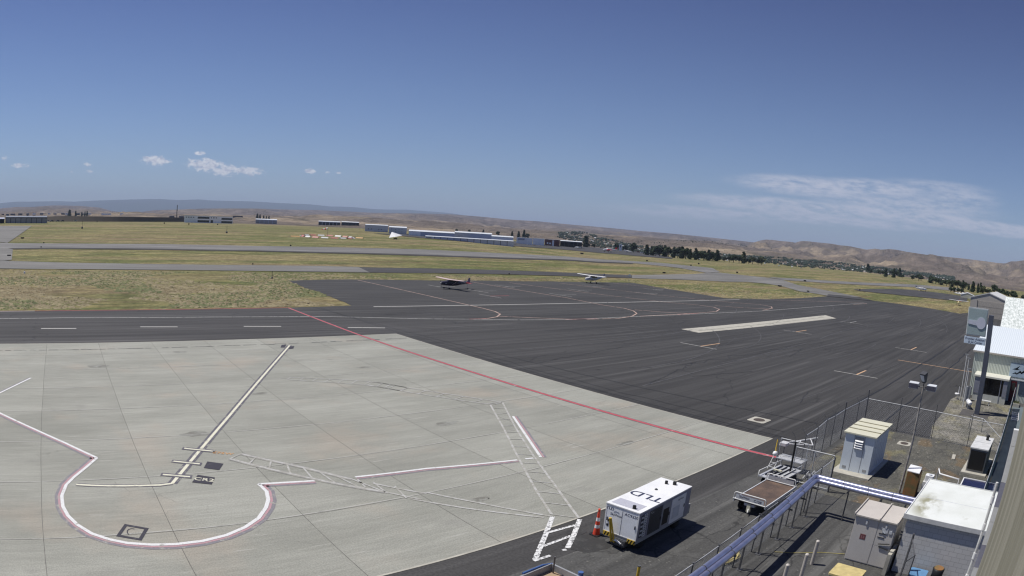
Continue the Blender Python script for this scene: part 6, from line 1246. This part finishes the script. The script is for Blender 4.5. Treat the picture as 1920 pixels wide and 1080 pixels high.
# cars along the far ramp and field
CARC = [WHITE, DGREY, WHITE_D, RED, NAVY, GREY, WHITE, BLACK]; cname = ['white', 'dark grey', 'off-white', 'red', 'navy', 'grey', 'bright white', 'black']
def car_at(px, py, i, where):
    p = hit(px, py); t = thing('parked_car', '%s car parked %s' % (cname[i % 8], where), 'car', (p.x, p.y, p.z+.15+.0002*p.length), atan2(p.y, p.x)+pi/2+random.uniform(-.3, .3))
    MB().add([(-2.2, -.85, .35), (2.2, -.85, .35), (2.2, .85, .35), (-2.2, .85, .35), (-2.25, -.85, .9), (2.25, -.85, .8), (2.25, .85, .8), (-2.25, .85, .9)], [(0,3,2,1),(4,5,6,7),(0,1,5,4),(1,2,6,5),(2,3,7,6),(3,0,4,7)]).build('body', CARC[i % 8], t)
    MB().add([(-1.7, -.8, .88), (1.3, -.8, .84), (1.3, .8, .84), (-1.7, .8, .88), (-1.2, -.65, 1.45), (.6, -.65, 1.45), (.6, .65, 1.45), (-1.2, .65, 1.45)], [(4,5,6,7),(0,1,5,4),(1,2,6,5),(2,3,7,6),(3,0,4,7)]).build('cabin', BLKG, t)
    for x in (-1.4, 1.4):
        for y in (-.75, .75): wheel(t, x, y, .33)
for i, (px, py, wh) in enumerate([(1042, 461.5, 'before the rust-red hangar'), (1196, 473.6, 'at the left end of the far car line'), (1203, 474.3, 'second in the far car line'), (1213, 475.3, 'in the gap before the dark trees'), (1220, 476, 'at the foot of the first dark tree'), (1233, 478.3, 'under the dark trees, right of the others'), (1244, 479.8, 'at the right end of the far car line'),
                                  (90, 416.6, 'just right of the long dark left hangar'), (97, 416.4, 'second from the long dark left hangar'), (108, 416.2, 'in the middle of the far left car line'), (117, 416.0, 'near the right end of the far left car line'), (141, 415.8, 'alone, far right of the left car line')]): car_at(px, py, i*3+(1 if px < 200 else 0), wh)

# ================================================================ trees
def crown_mesh(kind, seed, n):
    random.seed(seed); mb = MB(); H_ = 10.0
    blobs = []
    if kind == 'round': blobs = [(random.uniform(-2.2, 2.2), random.uniform(-2.2, 2.2), random.uniform(3.2, 7.6), random.uniform(1.3, 2.3)) for _ in range(11)]+[(0, 0, 5.5, 3.0), (random.uniform(-1, 1), 0, 8.0, 1.9)]
    elif kind == 'cone': blobs = [(random.uniform(-.5, .5)*(1-k/11), random.uniform(-.5, .5)*(1-k/11), 1.4+k*.8, 2.3*(1-k/12)**.8+.25) for k in range(11)]
    else: blobs = [(random.uniform(-.3, .3), random.uniform(-.3, .3), 1.3+k*.8, 1.15*(1-abs(k-4)/13)) for k in range(11)]
    for k in range(n):
        x, y, z, r = random.choice(blobs); v = Vector((random.gauss(0, 1), random.gauss(0, 1), random.gauss(0, 1))).normalized()*r*random.uniform(.72, 1.08); c = Vector((x, y, z))+Vector((v.x, v.y, v.z*.8))
        a = Vector((random.gauss(0, 1), random.gauss(0, 1), random.gauss(0, .6))).normalized()*random.uniform(.35, .75); b = a.orthogonal().normalized(); b.rotate(Matrix.Rotation(random.uniform(0, 6.28), 3, a)); b *= random.uniform(.3, .6)
        mb.add([c-a-b*.5, c-b, c+a, c+b], [(0, 1, 2, 3)])
    for x, y, z, r in blobs:                       # inner mass so the crown is not see-through everywhere
        mb.lathe([(.001, -r*.62), (r*.5, -r*.4), (r*.66, 0), (r*.5, r*.45), (.001, r*.62)], (x, y, z), 7, False)
    return mb
PROTO = {}
def tree_proto(kind, seed, leaf):
    key = (kind, seed, leaf.name)
    if key in PROTO: return PROTO[key]
    cm = crown_mesh(kind, seed, 520 if kind == 'round' else 340); tm = MB(); tm.tube([(0, 0, 0), (.1, .05, 2.0), (0, 0, 5.0)], [.32, .24, .1], 8)
    for a in range(4): tm.tube([(0, 0, 2.0+a*.5), (1.2*cos(a*1.7), 1.2*sin(a*1.7), 3.8+a*.6)], [.13, .05], 6)
    me = []
    for q, m in ((cm, leaf), (tm, BARK)):
        x = bpy.data.meshes.new('tree_mesh'); x.from_pydata(q.v, [], q.f); x.update(); x.materials.append(m); me.append(x)
    PROTO[key] = me; return me
def tree(p, h, kind, seed, leaf, label, group, wide=1.0):
    cm, tm = tree_proto(kind, seed, leaf); t = thing('tree', label, 'tree', (p.x, p.y, p.z-.1), random.uniform(0, 6.28), group); s = h/9.6; t.scale = (s*wide, s*wide, s)
    for nm, me in (('crown', cm), ('trunk', tm)):
        o = bpy.data.objects.new(nm, me); COL.objects.link(o); o.parent = t
    return t
def trees(specs, grp, text, hills=False):
    for i, (px, py, topy, kind, leaf, wide) in enumerate(specs):
        p = hit(px, py, hills); hh = (py-topy)*.00081*hypot(p.x, p.y)*1.0; random.seed(px*7+i); tree(p, max(2, hh), kind, (i*5+int(px)) % 5, leaf, text % ORD[i], grp, wide)
random.seed(11)
row = [(1098, 463.5, 443, 'cone', LEAF1, 1.55), (1112, 466, 456, 'round', LEAF1, 1.0), (1156, 469.5, 455, 'round', LEAF1, .9), (1172, 472, 459, 'round', LEAF2, .9), (1188, 474, 454, 'round', LEAF1, 1.0)]
trees(row, 'trees behind the far ramp', 'dark tree behind the far ramp, %s from the dark open hangar')
row = []
for k in range(17):
    px = 1213+k*8.2+random.uniform(-1.5, 1.5); py = interp([(1200, 477), (1240, 481), (1300, 487), (1350, 490)], px); row.append((px, py, py-random.uniform(17, 22), random.choice(['round', 'cone', 'round']), random.choice([LEAF1, LEAF1, LEAF2]), random.uniform(1.05, 1.35)))
trees(row, 'dense dark tree row beyond the runway', 'dark evergreen in the dense row beyond the runway, %s from its left end')
row = []
for k in range(15):
    px = 1304+k*9.0+random.uniform(-2, 2); py = interp([(1300, 486), (1350, 490), (1440, 498)], px); row.append((px, py, py-random.uniform(10, 16)-(9 if k == 10 else 0), 'round' if k != 10 else 'cone', random.choice([LEAF2, LEAF1, LEAF2, LEAF3]), random.uniform(1.05, 1.4)))
trees(row, 'lower blue-green trees right of the dense row', 'blue-green tree right of the dense dark row, %s from its left end')
row = [(1627, 510, 497, 'cone', LEAF1, 1.15*1.1), (1633, 512, 505, 'round', LEAF1, 1.1), (1648, 514, 507, 'round', LEAF1, 1.1), (1655, 515, 509, 'round', LEAF1, 1.2), (1672, 516, 507, 'round', LEAF1, 1.2), (1683, 518, 508, 'round', LEAF1, 1.0), (1686.5, 519, 505, 'cone', LEAF1, 1.15*.9), (1660.5, 519, 505.5, 'cone', LEAF1, 1.15*1.0), (1676, 520.5, 506, 'cone', LEAF1, 1.15*.9), (1692, 522, 516, 'round', LEAF1, 1.2), (1711, 525, 517, 'round', LEAF1, 1.1), (1722, 526, 515, 'round', LEAF1, 1.3), (1727, 527, 517, 'round', LEAF1, 1.2)]
row = [(a, b, c-1.5, d, e, f*1.2) for a, b, c, d, e, f in row]
trees(row, 'scattered trees below the town', 'dark tree at the edge of the town below the mountains, %s from the left')
row = []
for k in range(14):
    px = 1744+k*5.1; py = interp([(1740, 529), (1790, 538), (1812, 541)], px)+1; row.append((px, py, py-random.uniform(10, 14.5), 'round' if k % 4 else 'cone', LEAF1, random.uniform(1.3, 1.7)))
trees(row, 'dark tree line below the mountains', 'dark tree in the line under the mountains, %s from the left')
row = [(1782, 547, 539.5, 'round', LEAF1, 1.1), (1788, 548, 540.5, 'round', LEAF1, 1.1), (1797, 549, 542, 'round', LEAF1, 1.2), (1803, 550.5, 543, 'round', LEAF1, 1.1), (1824, 548, 531, 'cone', LEAF1, 1.15*.9), (1833, 549, 535, 'cone', LEAF1, .8), (1843, 552, 538, 'round', LEAF3, 1.2), (1852, 553, 543, 'round', LEAF3, 1.5), (1864, 552, 536, 'round', LEAF1, .9), (1872, 554, 543, 'round', LEAF1, .9), (1880, 556, 544, 'round', LEAF1, 1.0), (1887, 558, 547, 'round', LEAF1, 1.0), (1898, 561, 547, 'round', LEAF1, 1.1), (1903, 562, 551, 'round', LEAF1, 1.1), (1918, 565, 555, 'round', LEAF2, 1.1), (1816, 544, 535, 'cone', LEAF1, .9), (1838, 548, 533, 'cone', LEAF1, .8)]
row = [(a, b, c-2.5, d, e, f*1.2) for a, b, c, d, e, f in row]
trees(row, 'trees behind the right-hand hangars', 'tree behind the taupe hangar and its neighbours, %s of the group')
row = [(130, 407, 394, 'cone', LEAF1, 1.15*1.3), (141.5, 407, 396, 'cone', LEAF1, 1.15*.9), (153, 406.5, 397.5, 'cone', LEAF1, 1.15*.9), (159, 406, 396.5, 'cone', LEAF1, 1.15*.8), (163, 406, 396, 'cone', LEAF1, 1.15*.9), (482, 413, 401, 'cone', LEAF1, 1.0), (487, 413, 402.5, 'cone', LEAF1, 1.0), (494, 413.5, 404, 'cone', LEAF1, 1.0), (499, 413.5, 405, 'cone', LEAF1, .9), (504, 413.5, 404.5, 'cone', LEAF1, .9), (906, 441, 431, 'cone', LEAF1, 1.2), (933, 443, 433, 'round', LEAF1, 1.0), (960, 446, 434, 'cone', LEAF1, 1.0), (972, 447, 434, 'cone', LEAF1, 1.0), (982, 449, 431.5, 'cone', LEAF1, .9), (988, 449, 437, 'round', LEAF1, 1.0), (856, 437.5, 429, 'round', LEAF1, .9), (880, 438, 430, 'round', LEAF1, .8)]
trees(row, 'lone trees behind the far hangars', 'dark lone tree on the left half skyline behind the hangars, %s from the left')

# far town on the slopes: one mass of treetops and an individual row of houses
random.seed(21)
def scatter_town(name, lab, poly_top, poly_bot, x0, x1, n, leaf, smin, smax):
    mb = MB()
    for k in range(n):
        px = random.uniform(x0, x1); a, b = interp(poly_top, px), interp(poly_bot, px); py = a+(b-a)*random.random()
        if noise.noise(Vector((px*.05, py*.25, n))) < -.22: continue
        p = hit(px, py, True); k_ = hypot(p.x, p.y)*.00081; r = random.uniform(smin, smax)*k_
        for j in range(3):
            c = p+Vector((random.uniform(-r, r), random.uniform(-r, r), random.uniform(.2, .8)*r)); q = r*random.uniform(.4, .75)
            mb.lathe([(q*.3, -q), (q, -q*.3), (q*.85, q*.4), (.001, q)], c, 6, False)
    o = mb.build(name, leaf); tag(o, lab, 'treetops', None, 'stuff'); return o
scatter_town('town_trees', 'mass of blue-green treetops among the houses on the far slope', [(1045, 436), (1090, 435), (1130, 446), (1200, 462), (1300, 474), (1420, 481), (1500, 486), (1600, 496), (1700, 508), (1790, 520)], [(1045, 446), (1090, 454), (1130, 466), (1200, 474), (1300, 484), (1420, 492), (1500, 501), (1600, 509), (1700, 518), (1790, 527)], 1048, 1790, 3800, LEAF2, 1.2, 2.6)
scatter_town('hillside_scrub', 'thin lines of dark scrub along the fields of the far slope', [(1120, 441), (1200, 452), (1330, 451), (1420, 462), (1600, 496)], [(1120, 448), (1200, 458), (1330, 455), (1420, 466), (1600, 500)], 1120, 1450, 160, LEAF1, .6, 1.2)
HW = [WALLW, WHITE_D, CREAM, WALLT, LGREY]; RFM = [ROOFW, GREY, WALLT, WALLD, LGREY]
CN = ['white', 'off-white', 'cream', 'taupe', 'grey']; RN = ['white', 'grey', 'brown', 'dark', 'pale grey']
def nth(i): return '%d%s' % (i, 'th' if 10 <= i % 100 <= 20 else {1: 'st', 2: 'nd', 3: 'rd'}.get(i % 10, 'th'))
def house(px, py, i, hills=True):
    wi, ri = random.randrange(5), random.randrange(5)
    p = hit(px, py, hills); k_ = hypot(p.x, p.y)*.00081; w, d, h = 3.4*k_*random.uniform(.7, 1.2), 2.2*k_, 1.5*k_*random.uniform(.8, 1.2)
    t = thing('house', '%s-walled far house with %s roof, %s from the left in the hillside town' % (CN[wi], RN[ri], nth(i+1)), 'house', (p.x, p.y, p.z-.2), atan2(p.y, p.x)+pi/2+random.uniform(-.5, .5), 'houses scattered over the far slope')
    MB().add([(-w/2, -d/2, 0), (w/2, -d/2, 0), (w/2, d/2, 0), (-w/2, d/2, 0), (-w/2, -d/2, h), (w/2, -d/2, h), (w/2, d/2, h), (-w/2, d/2, h), (-w/2, 0, h*1.4), (w/2, 0, h*1.4)], [(0, 1, 5, 4), (2, 3, 7, 6), (1, 2, 6, 9, 5), (3, 0, 4, 8, 7)]).build('wall', HW[wi], t)
    MB().add([(-w*.53, -d*.55, h*.97), (w*.53, -d*.55, h*.97), (w*.53, 0, h*1.44), (-w*.53, 0, h*1.44), (w*.53, d*.55, h*.97), (-w*.53, d*.55, h*.97)], [(0, 1, 2, 3), (3, 2, 4, 5)]).build('roof', RFM[ri], t)
HL = ['one of the many among the treetops of the far slope']
hs_ = sorted([random.uniform(1050, 1785) for _ in range(120)]+[random.uniform(1050, 1330) for _ in range(70)])
for k in range(190):
    px = hs_[k]; a = interp([(1045, 436), (1090, 437), (1130, 447), (1200, 462), (1300, 474), (1420, 482), (1500, 487), (1600, 497), (1700, 509), (1790, 521)], px); b = interp([(1045, 446), (1090, 452), (1130, 464), (1200, 472), (1300, 486), (1420, 495), (1500, 503), (1600, 511), (1700, 522), (1790, 530)], px)
    house(px, a+(b-a)*random.random()**.8, k)
random.seed(31)
for i, (px, py) in enumerate([(5, 404), (14, 404), (24, 403.5), (38, 403), (52, 402.8), (64, 402.6), (78, 402.5), (92, 402.3), (103, 402.2), (118, 402.4), (126, 402.6), (146, 402.6), (158, 402.4), (168, 402.3), (228, 402.6), (322, 407.5), (340, 408)]):
    p = hit(px, py); k_ = hypot(p.x, p.y)*.00081; w = random.uniform(6, 11)*k_; t = thing('warehouse', 'low pale-roofed shed on the far left skyline, %s from the left' % ORD[i], 'warehouse', (p.x, p.y, p.z-.2), atan2(p.y, p.x)+pi/2, 'sheds along the far left skyline')
    MB().box(-w/2, w/2, -4*k_, 4*k_, 0, 2.6*k_).build('wall', random.choice([WALLD, WALLD, WALLT, WALLW]), t); MB().box(-w*.52, w*.52, -4.2*k_, 4.2*k_, 2.6*k_, 3.1*k_).build('roof', random.choice([ROOFW, WALLB, LGREY]), t)
# dark bank behind the far left field
DK = mat('dark_bank', (0.065, 0.054, 0.044), .95, scale=.02, col2=(0.11, 0.092, 0.07), coords='World')
mb = MB(); U = [hit(px, interp([(82, 415.4), (350, 416)], px)) for px in range(82, 350, 8)]; V = [at_depth(px, interp([(82, 407), (120, 405.5), (350, 408.5)], px), u) for px, u in zip(range(82, 350, 8), U)]
vs = []
for u, v in zip(U, V): o = Vector((u.x, u.y, 0)).normalized(); vs += [u-Vector((0, 0, .5)), Vector((u.x, u.y, 0))+o*8+Vector((0, 0, v.z+.35)), Vector((u.x, u.y, 0))+o*30+Vector((0, 0, v.z))]
mb.add(vs, [(i*3+j, i*3+j+1, (i+1)*3+j+1, (i+1)*3+j) for i in range(len(U)-1) for j in range(2)]); tag(mb.build('earth_bank', DK), kind='structure')

# ================================================================ haze
hz = MB().box(-32000, 32000, -32000, 32000, -3.5, 1500).build('haze', None) if False else None
me = bpy.data.meshes.new('haze'); q = MB().box(-33000, 33000, -33000, 33000, -4, 1150); me.from_pydata(q.v, [], q.f); me.update()
hm = bpy.data.materials.new('haze_air'); hm.use_nodes = True; hm.node_tree.nodes.clear(); pv = hm.node_tree.nodes.new('ShaderNodeVolumePrincipled'); ou = hm.node_tree.nodes.new('ShaderNodeOutputMaterial')
pv.inputs['Density'].default_value = 6.0e-5; pv.inputs['Color'].default_value = (0.64, 0.77, 1.0, 1); pv.inputs['Anisotropy'].default_value = 0.0
hm.node_tree.links.new(pv.outputs[0], ou.inputs['Volume']); me.materials.append(hm); ho = bpy.data.objects.new('haze', me); COL.objects.link(ho); ho['kind'] = 'stuff'; ho['label'] = 'thin pale blue haze over the far hills'
